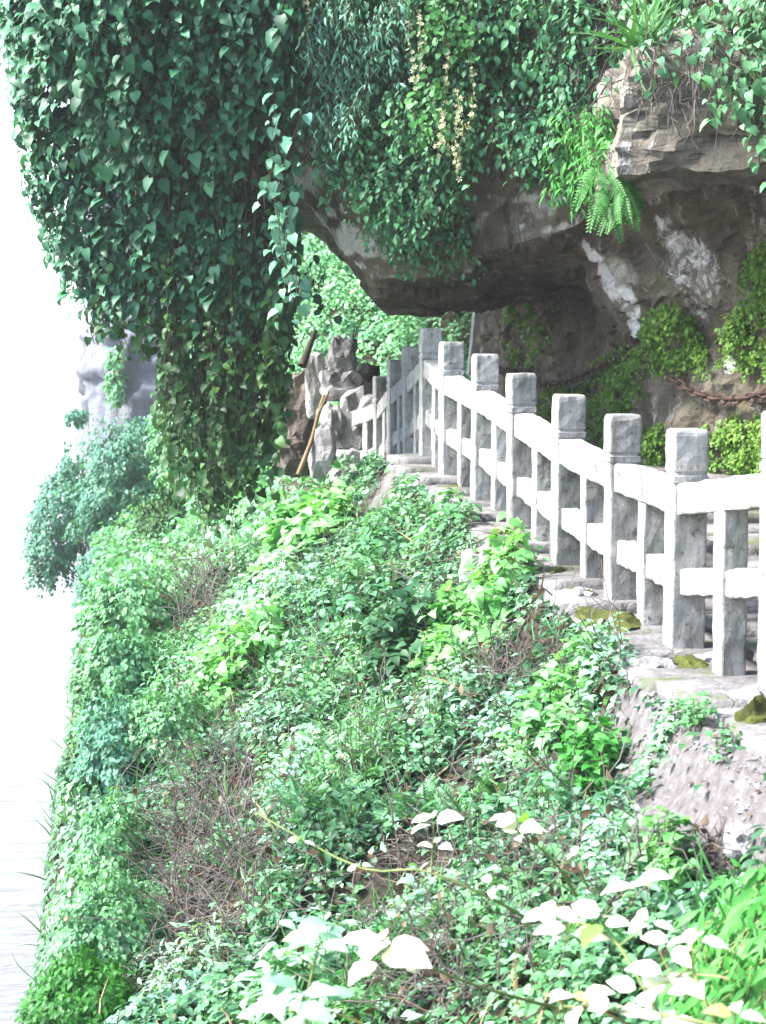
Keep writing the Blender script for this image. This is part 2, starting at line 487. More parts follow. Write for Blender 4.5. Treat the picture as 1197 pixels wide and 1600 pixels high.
def put_leaves(root, lv, template, mat, singles=0, part='foliage', single_name='leaf'):
    P, Tp, Nr, S = lv.cat()
    if len(P) == 0: return
    P = rel(root, P)
    mask = np.zeros(len(P), bool)
    if singles:
        Wp = P + np.array(root.location)
        vd = np.array(CAM) - Wp
        dist = np.linalg.norm(vd, axis=1)
        facing = np.abs((nrm(vd) * nrm(Nr)).sum(1))
        # the ones that show largest: big, facing, and nearest the camera
        score = S * (0.3 + facing) / dist - 0.02 * (dist - dist.min()) / max(1e-6, np.ptp(dist))
        order = np.argsort(-score)[:singles]
        mask[order] = True
        me = single_leaf(template, mat)
        x, t, n = frames(Tp, Nr)
        for i in order:
            o = bpy.data.objects.new(single_name, me)
            s = S[i]
            o.matrix_basis = Matrix(((x[i, 0] * s, t[i, 0] * s, n[i, 0] * s, P[i, 0]), (x[i, 1] * s, t[i, 1] * s, n[i, 1] * s, P[i, 1]), (x[i, 2] * s, t[i, 2] * s, n[i, 2] * s, P[i, 2]), (0, 0, 0, 1)))
            link(o, root)
    k = ~mask
    if k.any():
        o = bpy.data.objects.new(part, leaves_mesh(part, P[k], Tp[k], Nr[k], S[k], template, mat))
        link(o, root)
        o['kind'] = 'stuff'

# tubes for stems: list of polylines (k,3) with radii
class Tubes:
    def __init__(s): s.V, s.Q, s.n = [], [], 0
    def add(s, pts, r0, r1, sides=4):
        pts = np.asarray(pts, float)
        k = len(pts)
        tg = nrm(np.gradient(pts, axis=0))
        ref = np.tile(np.array([[0.31, 0.83, 0.46]]), (k, 1))
        a = nrm(np.cross(tg, ref)); b = np.cross(tg, a)
        r = np.linspace(r0, r1, k)[:, None, None]
        an = np.arange(sides) * 2 * math.pi / sides
        ring = pts[:, None] + r * (np.cos(an)[None, :, None] * a[:, None] + np.sin(an)[None, :, None] * b[:, None])
        idx = s.n + np.arange(k * sides).reshape(k, sides)
        nx = np.roll(idx, -1, axis=1)
        s.Q.append(np.stack([idx[:-1], nx[:-1], nx[1:], idx[1:]], -1).reshape(-1, 4))
        s.V.append(ring.reshape(-1, 3)); s.n += k * sides
    def mesh(s, name, mat, root=None):
        V = np.concatenate(s.V)
        if root is not None: V = rel(root, V)
        return np_mesh(name, V, [np.concatenate(s.Q)], mat)

# ------------------------------------------------------------------ ground shape
def lerp(a, b, t): return a + (b - a) * t
def sstep(a, b, x):
    t = min(1, max(0, (x - a) / (b - a)))
    return t * t * (3 - 2 * t)
def xf(Y): return 1.49 - 0.144 * (Y - 10.1)          # line of the railing
def zb(Y):                                            # height of the path beside it
    if Y < 10.1: return 0.02 - 0.012 * (10.1 - Y) if Y > 6 else -0.03
    if Y < 17.6: return 0.02 + 0.07 * (Y - 10.1)
    if Y < 21.5: return 0.545 - 0.15 * (Y - 17.6)
    return -0.04
DENTS = []                                            # (X, Y, radius, depth)
def ground(X, Y):
    d = xf(Y) - X
    z0 = zb(Y)
    w = 3.0 + 0.35 * noise.noise(Vector((0.3, Y * 0.35, 4.1))) - 0.03 * max(0, Y - 24)
    if d <= 0.42:
        z = z0 - 0.05
    else:
        e = d - 0.42
        if d < w:
            z = z0 - 0.05 - 0.2 * sstep(0, .18, e) - 0.58 * e
        else:
            z = z0 - 0.17 - 0.6 * (w - 0.42) - 9.0 * (d - w)
        bump = (0.16 * fbm((X * 0.9, Y * 0.9, 1.7), 3) + 0.05 * fbm((X * 4, Y * 4, 5.2), 3)) * (1 if d < w else .3)
        z += bump * min(1, e / 0.6)
    if Y < 5.5:                                       # the path bends round to where the camera stands
        t = sstep(5.5, 2.5, Y)
        zc = 0.0 if X > -2.2 else -1.5 * (-2.2 - X)
        z = lerp(z, zc, t)
    for (dx, dy, r, dep) in DENTS:
        q = ((X - dx) ** 2 + (Y - dy) ** 2) / (r * r)
        if q < 4: z -= dep * math.exp(-q * 1.6)
    return max(z, -9.0)
def px_ground(px, py):
    d = ray(px, py)
    t = 3.5
    while t < 60:
        p = CAM + d * t
        if p.z < ground(p.x, p.y): break
        t += 0.05
    return CAM + d * t
DENTS += [(*px_ground(655, 1390).xy, 0.34, 0.5), (*px_ground(1100, 1365).xy, 0.22, 0.22), (*px_ground(790, 1060).xy, 0.22, 0.15), (*px_ground(330, 1420).xy, 0.45, 0.25)]

def build_bank():
    xs = np.concatenate([np.arange(-14, -5.2, 0.5), np.arange(-5.2, 3.2, 0.075), np.arange(3.2, 7, 0.4)])
    ys = np.concatenate([np.arange(-8, 4, 0.5), np.arange(4, 23, 0.085), np.arange(23, 62, 0.5)])
    G = np.zeros((len(xs), len(ys), 3))
    for i, x in enumerate(xs):
        for j, y in enumerate(ys):
            G[i, j] = (x, y, ground(x, y))
    me, _ = grid_mesh('bank', G, M['soil'])
    bare = np.zeros((len(xs), len(ys)), np.float32)
    spots = [(px_ground(1110, 1240), .62), (px_ground(1150, 1150), .5), (px_ground(1090, 1090), .42), (px_ground(1180, 1060), .5), (px_ground(1050, 1310), .35),(px_ground(1170, 1300), .4)]
    soft = [(px_ground(600, 765), .6), (px_ground(960, 1120), .35)]
    for i, x in enumerate(xs):
        for j, y in enumerate(ys):
            v = 0
            for p, r in spots: v = max(v, 1.1 - math.hypot(x - p.x, y - p.y) / r * 0.75)
            for p, r in soft: v = max(v, 0.62 - math.hypot(x - p.x, y - p.y) / r * 0.6)
            bare[i, j] = max(0, v) * 0.75
    a = me.attributes.new('bare', 'FLOAT', 'POINT')
    a.data.foreach_set('value', bare.ravel())
    o = bpy.data.objects.new('bank', me)
    link(o)
    tag(o, 'steep soil bank falling from the railing to the river', kind='structure')
    return o, G
bank, bankG = build_bank()

river = bpy.data.objects.new('river', np_mesh('river', [(-3000, -3000, -7), (3000, -3000, -7), (3000, 3000, -7), (-3000, 3000, -7)], [np.array([[0, 1, 2, 3]])], M['water']))
link(river); tag(river, 'wide pale river far below the bank', kind='structure')

# ------------------------------------------------------------------ cliff, lofted from plan curves at rising heights
def catmull(P, n):
    """P (k,3) -> (n,3)"""
    P = np.asarray(P, float)
    k = len(P)
    u = np.linspace(0, k - 1, n)
    i = np.minimum(u.astype(int), k - 2)
    t = (u - i)[:, None]
    p0, p1, p2, p3 = P[np.maximum(i - 1, 0)], P[i], P[i + 1], P[np.minimum(i + 2, k - 1)]
    m1, m2 = (p2 - p0) * .5, (p3 - p1) * .5
    t2, t3 = t * t, t * t * t
    return (2 * t3 - 3 * t2 + 1) * p1 + (t3 - 2 * t2 + t) * m1 + (-2 * t3 + 3 * t2) * p2 + (t3 - t2) * m2
def loft(levels, nu, per, amp, fr, seed=0.0, weights=None):
    C = [catmull(l, nu) for l in levels]
    rows = []
    for a in range(len(C) - 1):
        k = per[a]
        for s in range(k): rows.append(C[a] + (C[a + 1] - C[a]) * (s / k))
    rows.append(C[-1])
    G = np.array(rows)
    du = np.gradient(G, axis=1); dv = np.gradient(G, axis=0)
    nn = nrm(np.cross(du, dv))
    H = np.zeros(G.shape[:2])
    for i in range(G.shape[0]):
        for j in range(G.shape[1]):
            p = Vector(G[i, j]) * fr
            p.z += seed
            big = noise.ridged_multi_fractal(p * 0.7, 1.0, 2.1, 4, 1.0, 2.0) - 1.1
            q = Vector((p.x * 1.2, p.y * 1.2, p.z * 2.6))
            cell = noise.cell(q + Vector((noise.noise(q), noise.noise(q * 1.3), noise.noise(q * .9))) * .45)
            H[i, j] = amp * (0.35 * big + 0.35 * cell + 0.5 * fbm(p * 2.2, 4))
    return G + nn * H[..., None]

def lv(z, pts):
    return [(p[0], p[1], p[2] if len(p) > 2 else z) for p in pts]
# columns: behind camera, right side, right face, corner, recess, far side of overhang, back
wall = [(7.5, -8), (6.2, 1), (4.9, 8), (3.85, 13.0), (3.25, 15.4), (2.25, 17.5), (2.1, 19.0), (1.75, 21.0), (1.28, 22.6), (1.3, 24.5), (2.2, 28), (4, 33), (8, 38)]
lev = [
    lv(-9.0, wall),
    lv(0.4, wall),
    lv(1.55, [(7.3, -8), (6.0, 1), (4.7, 8), (3.7, 13.1), (3.1, 15.5), (2.2, 17.4), (2.02, 19.0), (1.7, 21.0), (1.24, 22.4), (1.25, 24.5), (2.2, 28), (4, 33), (8, 38)]),
    lv(1.8, [(7.2, -8), (5.9, 1), (4.6, 8), (3.6, 13.2), (3.05, 15.5), (2.08, 17.25), (1.95, 19.0), (1.6, 21.0), (1.2, 22.3), (1.25, 24.5), (2.2, 28), (4, 33), (8, 38)]),
    lv(2.15, [(7.0, -8), (5.7, 1), (4.4, 8), (3.5, 13.5), (3.0, 15.4), (1.86, 17.0), (1.8, 19.0), (1.4, 20.5), (1.1, 21.8), (1.0, 24.0), (2.2, 28), (4, 33), (8, 38)]),
    lv(2.5, [(6.9, -8), (5.6, 1), (4.3, 8), (3.45, 13.5), (2.95, 15.3), (1.64, 16.75), (1.6, 18.2), (1.2, 19.5), (0.8, 20.2), (0.2, 21.0), (1, 25), (3, 31), (8, 38)]),
    lv(2.9, [(6.8, -8), (5.5, 1), (4.1, 8), (3.3, 13.4), (2.85, 15.1), (1.6, 16.4), (1.45, 17.2), (0.9, 18.0), (0.2, 18.6), (-0.7, 19.2), (-1.0, 21), (0, 30), (8, 38)]),
    lv(3.4, [(6.6, -8), (5.2, 1), (3.9, 8), (3.1, 13.2), (2.6, 14.9), (1.8, 15.9), (1.35, 16.5), (0.7, 17.0), (-0.3, 17.7), (-2.2, 18.3), (-2.6, 20.5), (-1, 30), (8, 38)]),
    lv(4.4, [(6.4, -8), (5.2, 1), (3.8, 8), (2.7, 12.8), (2.3, 14.6), (1.8, 15.6), (1.25, 16.2), (0.6, 16.6), (-0.6, 17.2), (-2.85, 17.8), (-3.1, 20.5), (-2, 30), (8, 38)]),
    lv(7.5, [(6.5, -8), (5.2, 1), (3.8, 8), (2.4, 12.6), (2.0, 14.2), (1.6, 15.2), (1.15, 15.8), (0.5, 16.2), (-0.6, 16.9), (-2.9, 17.4), (-3.2, 20.5), (-2, 30), (8, 38)]),
    lv(9.5, [(9, -8), (8, 1), (7, 8), (6, 14), (6, 16), (5, 18), (4, 20), (3, 21), (2, 22), (1, 22), (2, 24), (4, 30), (9, 37)]),
]
cliffG = loft(lev, 420, [14, 26, 10, 12, 12, 14, 14, 14, 14, 8], 0.14, 1.9)
cme, _ = grid_mesh('cliff', cliffG[:, ::-1], M['rock'], smooth=False)
cliff = link(bpy.data.objects.new('cliff', cme))
tag(cliff, 'grey limestone cliff with overhang above the path', kind='structure')

# far promontory across the bend, and the wooded hillside seen under the overhang
fc = []
for z, o_ in ((-9, 0), (0.2, 0.0), (2.3, 0.1), (5, 0.2), (9, 0.4), (11, 3)):
    fc.append([(-4.5 + o_, 62, z), (-6.5 + o_, 52, z), (-6.6 + o_, 46, z), (-6.25 + o_, 43.2, z), (-4.6, 42.6 + o_, z), (-2.5, 43.5 + o_, z), (0, 47 + o_, z), (4, 52 + o_, z)])
fG = loft(fc, 160, [16, 20, 16, 12, 8], 0.3, 0.9, 9.0)
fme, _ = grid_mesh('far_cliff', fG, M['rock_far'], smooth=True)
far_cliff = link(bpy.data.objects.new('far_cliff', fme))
tag(far_cliff, 'far cliff behind the hanging vines, coloured pale blue for haze', kind='structure')

def hill_z(x, y):
    return -1.2 + (y - 26) * 0.42 + 0.5 * fbm((x * .3, y * .3, 8.8), 3) + 0.12 * max(0, x + 4)
hx = np.arange(0, 14, 0.3); hy = np.arange(25, 46, 0.3)
hG = np.array([[(x - .095 * y, y, min(hill_z(x - .095 * y, y), 8) - (4 if x == 0 else 0)) for y in hy] for x in hx])
hme, _ = grid_mesh('hillside', hG, M['soil'])
hillside = link(bpy.data.objects.new('hillside', hme))
tag(hillside, 'sunlit green hillside seen beneath the overhang', kind='structure')

# ------------------------------------------------------------------ rocks
def rock_mesh(name, size, mat, seed, sub=3, amp=0.22, square=0.55):
    bm = bmesh.new()
    bmesh.ops.create_icosphere(bm, subdivisions=sub, radius=1.0)
    for v in bm.verts:
        p = v.co.normalized()
        mx = max(abs(p.x), abs(p.y), abs(p.z))
        p = p.lerp(p / mx, square)
        q = p * 1.3 + Vector((seed * 3.1, seed * 1.7, seed))
        p *= 1 + amp * (noise.noise(q) + 0.5 * noise.noise(q * 2.3)) + amp * .5 * (noise.cell(q * 1.6) - .5)
        v.co = Vector((p.x * size[0] / 2, p.y * size[1] / 2, p.z * size[2] / 2))
    me = bpy.data.meshes.new(name)
    bm.to_mesh(me); bm.free()
    me.materials.append(mat)
    return me
def rock(name, loc, size, mat, seed, label, cat, group=None, rot=(0, 0, 0), **kw):
    o = bpy.data.objects.new(name, rock_mesh(name, size, mat, seed, **kw))
    o.location = loc
    o.rotation_euler = rot
    link(o)
    return tag(o, label, cat, group)

def block_mesh():
    """the square-edged block that juts out of the cliff at the right"""
    bm = bmesh.new()
    bmesh.ops.create_cube(bm, size=1.0)
    bmesh.ops.subdivide_edges(bm, edges=bm.edges[:], cuts=34, use_grid_fill=True)
    for v in bm.verts:
        p = v.co.copy()
        x = 1.66 + (p.x + .5) * 2.6; y = 14.1 + (p.y + .5) * 2.6; z = 2.66 + (p.z + .5) * 0.95
        y -= (x - 1.66) * 0.22                                  # follows the wall
        x += 0.12 * (p.z - .0)
        if p.z > .2: x += 0.18 * (p.z - .2) * (1 if p.x < 0 else 0); y += .35 * (p.z - .2)
        z += 0.10 * (x - 1.66) * (0.5 - p.z) * .5
        q = Vector((x, y, z)) * 2.2
        d = 0.12 * noise.noise(q) + 0.035 * (noise.cell(Vector((q.x * 1.3, q.y * 1.3, q.z * 2.2)) + Vector((noise.noise(q * 1.5), noise.noise(q * 1.1), 0)) * .6) - .5) + .05 * fbm(q * 2.5, 4)
        c = Vector((p.x, p.y, p.z)).normalized()
        v.co = Vector((x, y, z)) + c * d * 1.3
    me = bpy.data.meshes.new('rock_block'); bm.to_mesh(me); bm.free()
    me.materials.append(M['rock_brown'])
    return me
block = link(bpy.data.objects.new('rock_block', block_mesh()), cliff)
tag(block, 'square-edged brown block jutting from the cliff')

def overhang_mesh():
    """flat-bottomed slab over the path: top back, top front, lip, back of the underside"""
    cols = [  # top front, lip, underside back
        ((440, 120, 17.7), (452, 288, 17.9), (475, 300, 19.6)),
        ((520, 120, 17.4), (530, 392, 17.8), (556, 420, 19.8)),
        ((580, 125, 17.1), (582, 438, 17.65), (606, 490, 20.2)),
        ((655, 125, 16.8), (655, 433, 17.45), (672, 491, 20.3)),
        ((735, 125, 16.6), (737, 424, 17.25), (748, 490, 20.3)),
        ((742, 125, 16.6), (743, 396, 17.15), (775, 474, 20.3)),
        ((815, 125, 16.4), (815, 378, 16.9), (850, 462, 20.1)),
        ((880, 125, 16.2), (893, 357, 16.6), (935, 455, 19.0)),
        ((935, 125, 15.9), (925, 335, 16.35), (985, 440, 18.0))]
    rows = []
    for tf, lp, ub in cols:
        a, b, c = at(*tf), at(*lp), at(*ub)
        m1 = a.lerp(b, .55) + Vector((0, -.1, 0)); m2 = b.lerp(c, .5) + Vector((0, 0, -.02))
        rows.append([a + Vector((.1, 2.5, .15)), a, m1, b, b + Vector((.01, .05, -.015)), m2, c, c + Vector((.3, 1.2, .5))])
    P = np.array([[tuple(v) for v in r] for r in rows])       # col, row
    def up(A, k):
        n = A.shape[0]; t = np.linspace(0, n - 1, (n - 1) * k + 1); i = np.minimum(t.astype(int), n - 2); f = (t - i)[:, None, None]
        return A[i] * (1 - f) + A[i + 1] * f
    G = up(P, 16); G = up(G.transpose(1, 0, 2), 14)
    du = np.gradient(G, axis=1); dv = np.gradient(G, axis=0)
    nn = nrm(np.cross(du, dv)); 
    for i in range(G.shape[0]):
        for j in range(G.shape[1]):
            p = Vector(G[i, j]); q = p * 2.4
            st = noise.cell(Vector((q.x * .8, q.y * .5, q.z * 2.0)) + Vector((noise.noise(q), noise.noise(q * 1.2), noise.noise(q * .7))) * .5)
            G[i, j] += nn[i, j] * (0.05 * noise.noise(q) + .05 * st + .035 * fbm(q * 2.4, 4))
    return grid_mesh('rock_overhang', G, M['rock'], smooth=False)[0]
overhang = link(bpy.data.objects.new('rock_overhang', overhang_mesh()), cliff)
tag(overhang, 'flat-bottomed rock overhang with a sharp lip above the path')

def bvh_of(objs):
    V, Fc, n = [], [], 0
    for o in objs:
        me = o.data
        co = np.zeros(len(me.vertices) * 3, np.float32); me.vertices.foreach_get('co', co)
        co = co.reshape(-1, 3)
        V.extend(map(tuple, co.tolist()))
        for p in me.polygons: Fc.append([n + i for i in p.vertices])
        n += len(co)
    return BVHTree.FromPolygons(V, Fc)
BV = bvh_of([cliff, overhang, block, bank, far_cliff, hillside])
BVC = bvh_of([cliff, overhang, block])
def hit(px, py, tree=BV):
    d = ray(px, py).normalized()
    loc, nor, idx, dist = tree.ray_cast(CAM, d)
    if loc is None: return None
    if nor.dot(d) > 0: nor = -nor
    return loc, nor

# lime deposits on the cliff: where water runs out along the corner and over the block
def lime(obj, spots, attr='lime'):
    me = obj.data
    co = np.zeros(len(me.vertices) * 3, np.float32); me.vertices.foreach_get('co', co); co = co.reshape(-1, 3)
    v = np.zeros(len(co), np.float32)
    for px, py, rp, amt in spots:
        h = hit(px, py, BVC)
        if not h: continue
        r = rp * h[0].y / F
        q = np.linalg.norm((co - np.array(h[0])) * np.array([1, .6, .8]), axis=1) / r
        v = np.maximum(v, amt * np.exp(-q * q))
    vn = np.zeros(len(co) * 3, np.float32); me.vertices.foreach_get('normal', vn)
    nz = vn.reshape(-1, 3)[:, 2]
    if obj is not block: v *= np.clip(1 + 2.4 * np.minimum(0, nz + .12), 0, 1)      # rain never wets the underside; leaving it brown also paints in its shade
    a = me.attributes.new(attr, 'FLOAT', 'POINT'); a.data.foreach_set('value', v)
LIME = [(905, 365, 16, .6), (918, 385, 16, .75), (932, 405, 18, .8), (945, 425, 20, .75), (960, 445, 24, .75), (975, 465, 22, .8), (985, 485, 18, .85), (992, 505, 14, .8), (993, 522, 9, .8),
             (1035, 350, 32, .42), (1055, 380, 40, .45), (1090, 400, 45, .43), (1060, 430, 50, .41), (1110, 440, 45, .41), (1090, 480, 50, .38), (1020, 310, 25, .42),
             (860, 260, 30, .55), (855, 300, 30, .6), (870, 320, 16, .75), (820, 350, 20, .4), (1140, 570, 16, .7), (1185, 640, 30, .35),
             (500, 330, 40, .34), (560, 400, 40, .36), (520, 360, 40, .36), (600, 430, 35, .34), (690, 400, 30, .3), (835, 210, 25, .4)]
PALE = [(480, 300, 60, .7), (530, 340, 60, .75), (560, 390, 60, .75), (620, 410, 60, .7), (700, 400, 60, .65), (760, 340, 50, .55), (830, 300, 60, .7), (860, 250, 60, .7), (880, 340, 40, .7), (960, 430, 50, .5), (1060, 380, 70, .3), (1100, 460, 70, .3), (1100, 620, 70, .35)]  # paler limestone, lifted further to stand in for sky light on the face
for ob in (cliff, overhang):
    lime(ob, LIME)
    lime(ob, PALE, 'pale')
lime(block, [(975, 260, 20, .55), (975, 230, 14, .6), (1020, 230, 12, .5), (1020, 260, 12, .45), (985, 200, 20, .4), (1060, 265, 14, .4)])

# ------------------------------------------------------------------ path: stone steps beside the railing
steps = empty('stone_steps', (1.5, 10, 0))
tag(steps, 'weathered stone steps climbing beside the railing', kind='structure')
def slab_mesh(lx, ly, lz, seed):
    bm = bmesh.new()
    bmesh.ops.create_cube(bm, size=1.0)
    bmesh.ops.subdivide_edges(bm, edges=bm.edges[:], cuts=5, use_grid_fill=True)
    for v in bm.verts:
        p = v.co
        r = 1.0
        q = Vector((p.x * lx, p.y * ly, p.z * lz)) * 4 + Vector((seed * 5.3, seed, 0))
        edge = sum(abs(abs(c) - .5) < 1e-4 for c in p) >= 2
        w = 0.022 * noise.noise(q) + 0.012 * noise.noise(q * 3)
        s = 0.985 if edge else 1
        v.co = Vector((p.x * lx * s + w, p.y * ly * s + w * 1.3, p.z * lz * (0.93 if edge else 1) + 0.35 * w))
    me = bpy.data.meshes.new('slab'); bm.to_mesh(me); bm.free()
    me.materials.append(M['slab'])
    for p in me.polygons: p.use_smooth = True
    return me
SL = [slab_mesh(1, .66, .3, k) for k in range(6)]
Y = 6.8
k = 0
while Y < 20.6:
    dep = 0.62
    zt = zb(Y + .3) if Y < 17.6 else zb(Y)
    zt += 0.012 * math.sin(k * 2.7)
    x0 = xf(Y) - 0.36 - 0.12 * random.random()
    xr = xf(Y) + 2.3
    cuts = [x0, x0 + 0.62 + .1 * random.random(), x0 + 1.35 + .2 * random.random(), xr]
    for a, b in zip(cuts[:-1], cuts[1:]):
        o = bpy.data.objects.new('slab', SL[random.randrange(6)])
        o.scale = ((b - a - 0.012), 1, 1)
        o.location = ((a + b) / 2 - 1.5, Y + dep / 2 - 10, zt - 0.15 + random.uniform(-.008, .008))
        o.rotation_euler = (random.uniform(-.015, .015), random.uniform(-.015, .015), 0.14 + random.uniform(-.03, .03))
        link(o, steps)
    Y += dep
    k += 1

# ------------------------------------------------------------------ railing
FENCE = [(8.85, 1228, 642), (10.1, 1072, 670), (11.3, 974, 647), (12.5, 886, 616), (13.8, 816, 583), (15.1, 756, 553), (16.4, 705, 534), (17.6, 672, 513),
         (18.5, 645, 541), (19.35, 620, 562), (20.2, 598, 588)]
posts = [at(px, py, Y) for Y, px, py in FENCE]
posts.insert(0, Vector((posts[0].x + .17, posts[0].y - 1.25, posts[0].z - 0.0)))
H_POST = 1.1
ANG = math.atan2(-0.144, 1.0)                      # heading of the run
railing = empty('stone_railing', (posts[1].x, posts[1].y, posts[1].z - H_POST))
tag(railing, 'whitish weathered stone railing with square posts climbing the path', 'railing')
def section(sx, sy, r):
    out = []
    for qx, qy in ((1, 1), (-1, 1), (-1, -1), (1, -1)):
        cx, cy = qx * (sx / 2 - r), qy * (sy / 2 - r)
        a0 = {(1, 1): 0, (-1, 1): 90, (-1, -1): 180, (1, -1): 270}[(qx, qy)]
        for k in (0, 45, 90):
            a = R(a0 + k); out.append((cx + r * math.cos(a), cy + r * math.sin(a)))
        n_ = {(1, 1): (-1, 1), (-1, 1): (-1, -1), (-1, -1): (1, -1), (1, -1): (1, 1)}[(qx, qy)]
        ex, ey = out[-1]
        nx_, ny_ = (n_[0] * (sx / 2 - r), qy * sy / 2) if qx != n_[0] else (qx * sx / 2, n_[1] * (sy / 2 - r))
        for t in (.33, .67): out.append((lerp(ex, nx_, t), lerp(ey, ny_, t)))
    return out
def worn_box(name, sx, sy, z0, z1, seed, cz=7, sect=None, mat=None):
    """upright bar: rings of 16 points, rounded corners, worn; sect(z)->scale"""
    rings = sect
    V = []
    for (z, sc) in rings:
        for (x, y) in section(sx * sc, sy * sc, 0.011):
            q = Vector((x, y, z)) * 9 + Vector((seed * 2.3, seed * 1.1, seed))
            w = 0.005 * noise.noise(q) + 0.0035 * noise.noise(q * 3.1) + .003 * noise.noise(q * 8)
            l_ = math.hypot(x, y)
            V.append((x + w * x / l_ * 1.2, y + w * y / l_ * 1.2, z + 0.3 * w))
    nseg = 20
    n = len(rings)
    idx = np.arange(n * nseg).reshape(n, nseg)
    nx = np.roll(idx, -1, 1)
    Q = np.stack([idx[:-1], nx[:-1], nx[1:], idx[1:]], -1).reshape(-1, 4)
    caps = [idx[-1][None, :]]
    me = np_mesh(name, V, [Q] + caps, mat or M['stone'], smooth=False)
    return me
def post_rings():
    r = [(z, 1.0) for z in np.linspace(-0.12, 0.80, 14)]
    r += [(0.835, 1.0), (0.84, 1.06), (0.872, 1.06), (0.877, 0.97), (0.89, 0.97), (0.895, 1.03)]
    r += [(z, 1.03) for z in (0.94, 0.99, 1.04, 1.068)] + [(1.085, 1.0), (1.096, 0.94), (1.1, 0.84)]
    return r
PM = [worn_box('post', 0.172, 0.172, 0, 1.1, k, sect=post_rings()) for k in range(5)]
PB = [worn_box('baluster', 0.125, 0.135, 0, 0.8, k + 7, sect=[(z, 1.0) for z in np.linspace(-0.25, 0.70, 14)]) for k in range(5)]
def rail_mesh(a, b, zc0, zc1, th, hh, seed):
    """sloping bar from a to b (world xy), vertical ends, worn"""
    d = Vector((b.x - a.x, b.y - a.y, 0)); ln = d.length; d.normalize()
    sd_ = Vector((d.y, -d.x, 0))
    V = []
    nseg, n = 20, 12
    sec = section(th, hh, 0.013)
    for j in range(n + 1):
        t = j / n
        base = Vector((a.x, a.y, 0)) + d * ln * t
        z = lerp(zc0, zc1, t)
        for (u, v) in sec:
            p = base + sd_ * u + Vector((0, 0, z + v))
            q = p * 7 + Vector((seed, 0, 0))
            w = 0.005 * noise.noise(q) + 0.004 * noise.noise(q * 3) + .003 * noise.noise(q * 8)
            V.append(tuple(p + sd_ * (w * (1 if u > 0 else -1)) + Vector((0, 0, w * (1.3 if v > 0 else -1.3)))))
    idx = np.arange((n + 1) * nseg).reshape(n + 1, nseg)
    nx = np.roll(idx, -1, 1)
    Q = np.stack([idx[:-1], idx[1:], nx[1:], nx[:-1]], -1).reshape(-1, 4)
    me = np_mesh('rail', rel(railing, V), [Q, idx[0][None, :], idx[-1][None, ::-1]], M['stone'], smooth=False)
    return me
TOPR, LOWR = 0.755, 0.345          # rail centres above the post's base
for i, p in enumerate(posts):
    o = bpy.data.objects.new('post', PM[i % 5])
    o.location = (p.x - railing.location.x, p.y - railing.location.y, p.z - H_POST - railing.location.z)
    o.rotation_euler = (random.uniform(-.008, .008), random.uniform(-.012, .012), -ANG + random.uniform(-.03, .03) + (math.pi / 2) * (i % 4))
    link(o, railing)
ends = posts + [at(560, 602, 21.0)]
for i in range(len(ends) - 1):
    a, b = ends[i], ends[i + 1]
    d = Vector((b.x - a.x, b.y - a.y, 0)); d.normalize()
    A = a + d * 0.07
    B = b - d * (0.07 if i < len(posts) - 1 else 0)
    za, zbb = a.z - H_POST, b.z - H_POST
    link(bpy.data.objects.new('top_rail', rail_mesh(A, B, za + TOPR, zbb + TOPR, 0.14, 0.155, i * 3.3)), railing)
    mid = (a + b) / 2
    zm = (za + zbb) / 2
    m1 = mid - d * 0.05; m2 = mid + d * 0.05
    link(bpy.data.objects.new('lower_rail', rail_mesh(A, m1, za + LOWR, zm + LOWR, 0.1, 0.13, i * 3.3 + 1)), railing)
    if i < len(ends) - 2 or True:
        link(bpy.data.objects.new('lower_rail', rail_mesh(m2, B, zm + LOWR, zbb + LOWR, 0.1, 0.13, i * 3.3 + 2)), railing)
    o = bpy.data.objects.new('baluster', PB[i % 5])
    o.location = (mid.x - railing.location.x, mid.y - railing.location.y, zm - railing.location.z)
    o.rotation_euler = (0, 0, math.atan2(-d.x, d.y) + random.uniform(-.03, .03))
    link(o, railing)

# stones under the railing's foot
for k, (px, py, s, lab) in enumerate([
        (1025, 1052, (.2, .16, .12), 'pale rounded stone below the nearest full railing post'),
        (1115, 1040, (.3, .22, .1), 'flat pale stone between the nearest post and baluster'),
        (905, 945, (.28, .22, .14), 'blocky stone at the foot of the third railing post'),
        (750, 905, (.26, .3, .3), 'grey block set in the plants under the railing'),
        (1175, 1110, (.22, .2, .16), 'pale stone at the photo edge under the railing'),
        (700, 795, (.3, .2, .12), 'pale slab stone under the railing crest'),
        (1165, 1320, (.16, .3, .12), 'light rock rib at the lower edge of the bare earth')]):
    g = px_ground(px, py)
    rock('loose_stone', g + Vector((0, 0, s[2] * .15)), s, M['boulder_pale'] if k not in (3,) else M['boulder'], 20 + k, lab, 'stone', 'stones along the railing foot', rot=(0, 0, k))
for k, (px, py, s, lab) in enumerate([
        (962, 985, (.36, .5, .16), 'yellow-green moss cushion below the second railing post'),
        (905, 938, (.16, .3, .1), 'small moss patch on the step by the third post'),
        (1185, 1140, (.14, .2, .2), 'moss lump at the right photo edge below the railing'),
        (780, 842, (.18, .3, .12), 'moss patch on the step under the fourth post'),
        (700, 772, (.25, .3, .07), 'moss patch on the step near the railing crest'),
        (1080, 1050, (.3, .2, .07), 'flat moss patch between the nearest post and baluster'),
        (870, 905, (.14, .26, .1), 'moss on the step edge left of the third post')]):
    h = hit(px, py)[0] + Vector((0, 0, .02))
    rock('moss_cushion', h, s, M['moss'], 50 + k, lab, 'moss', 'moss cushions on the steps', rot=(0, 0.2, k), square=.1, amp=.35)

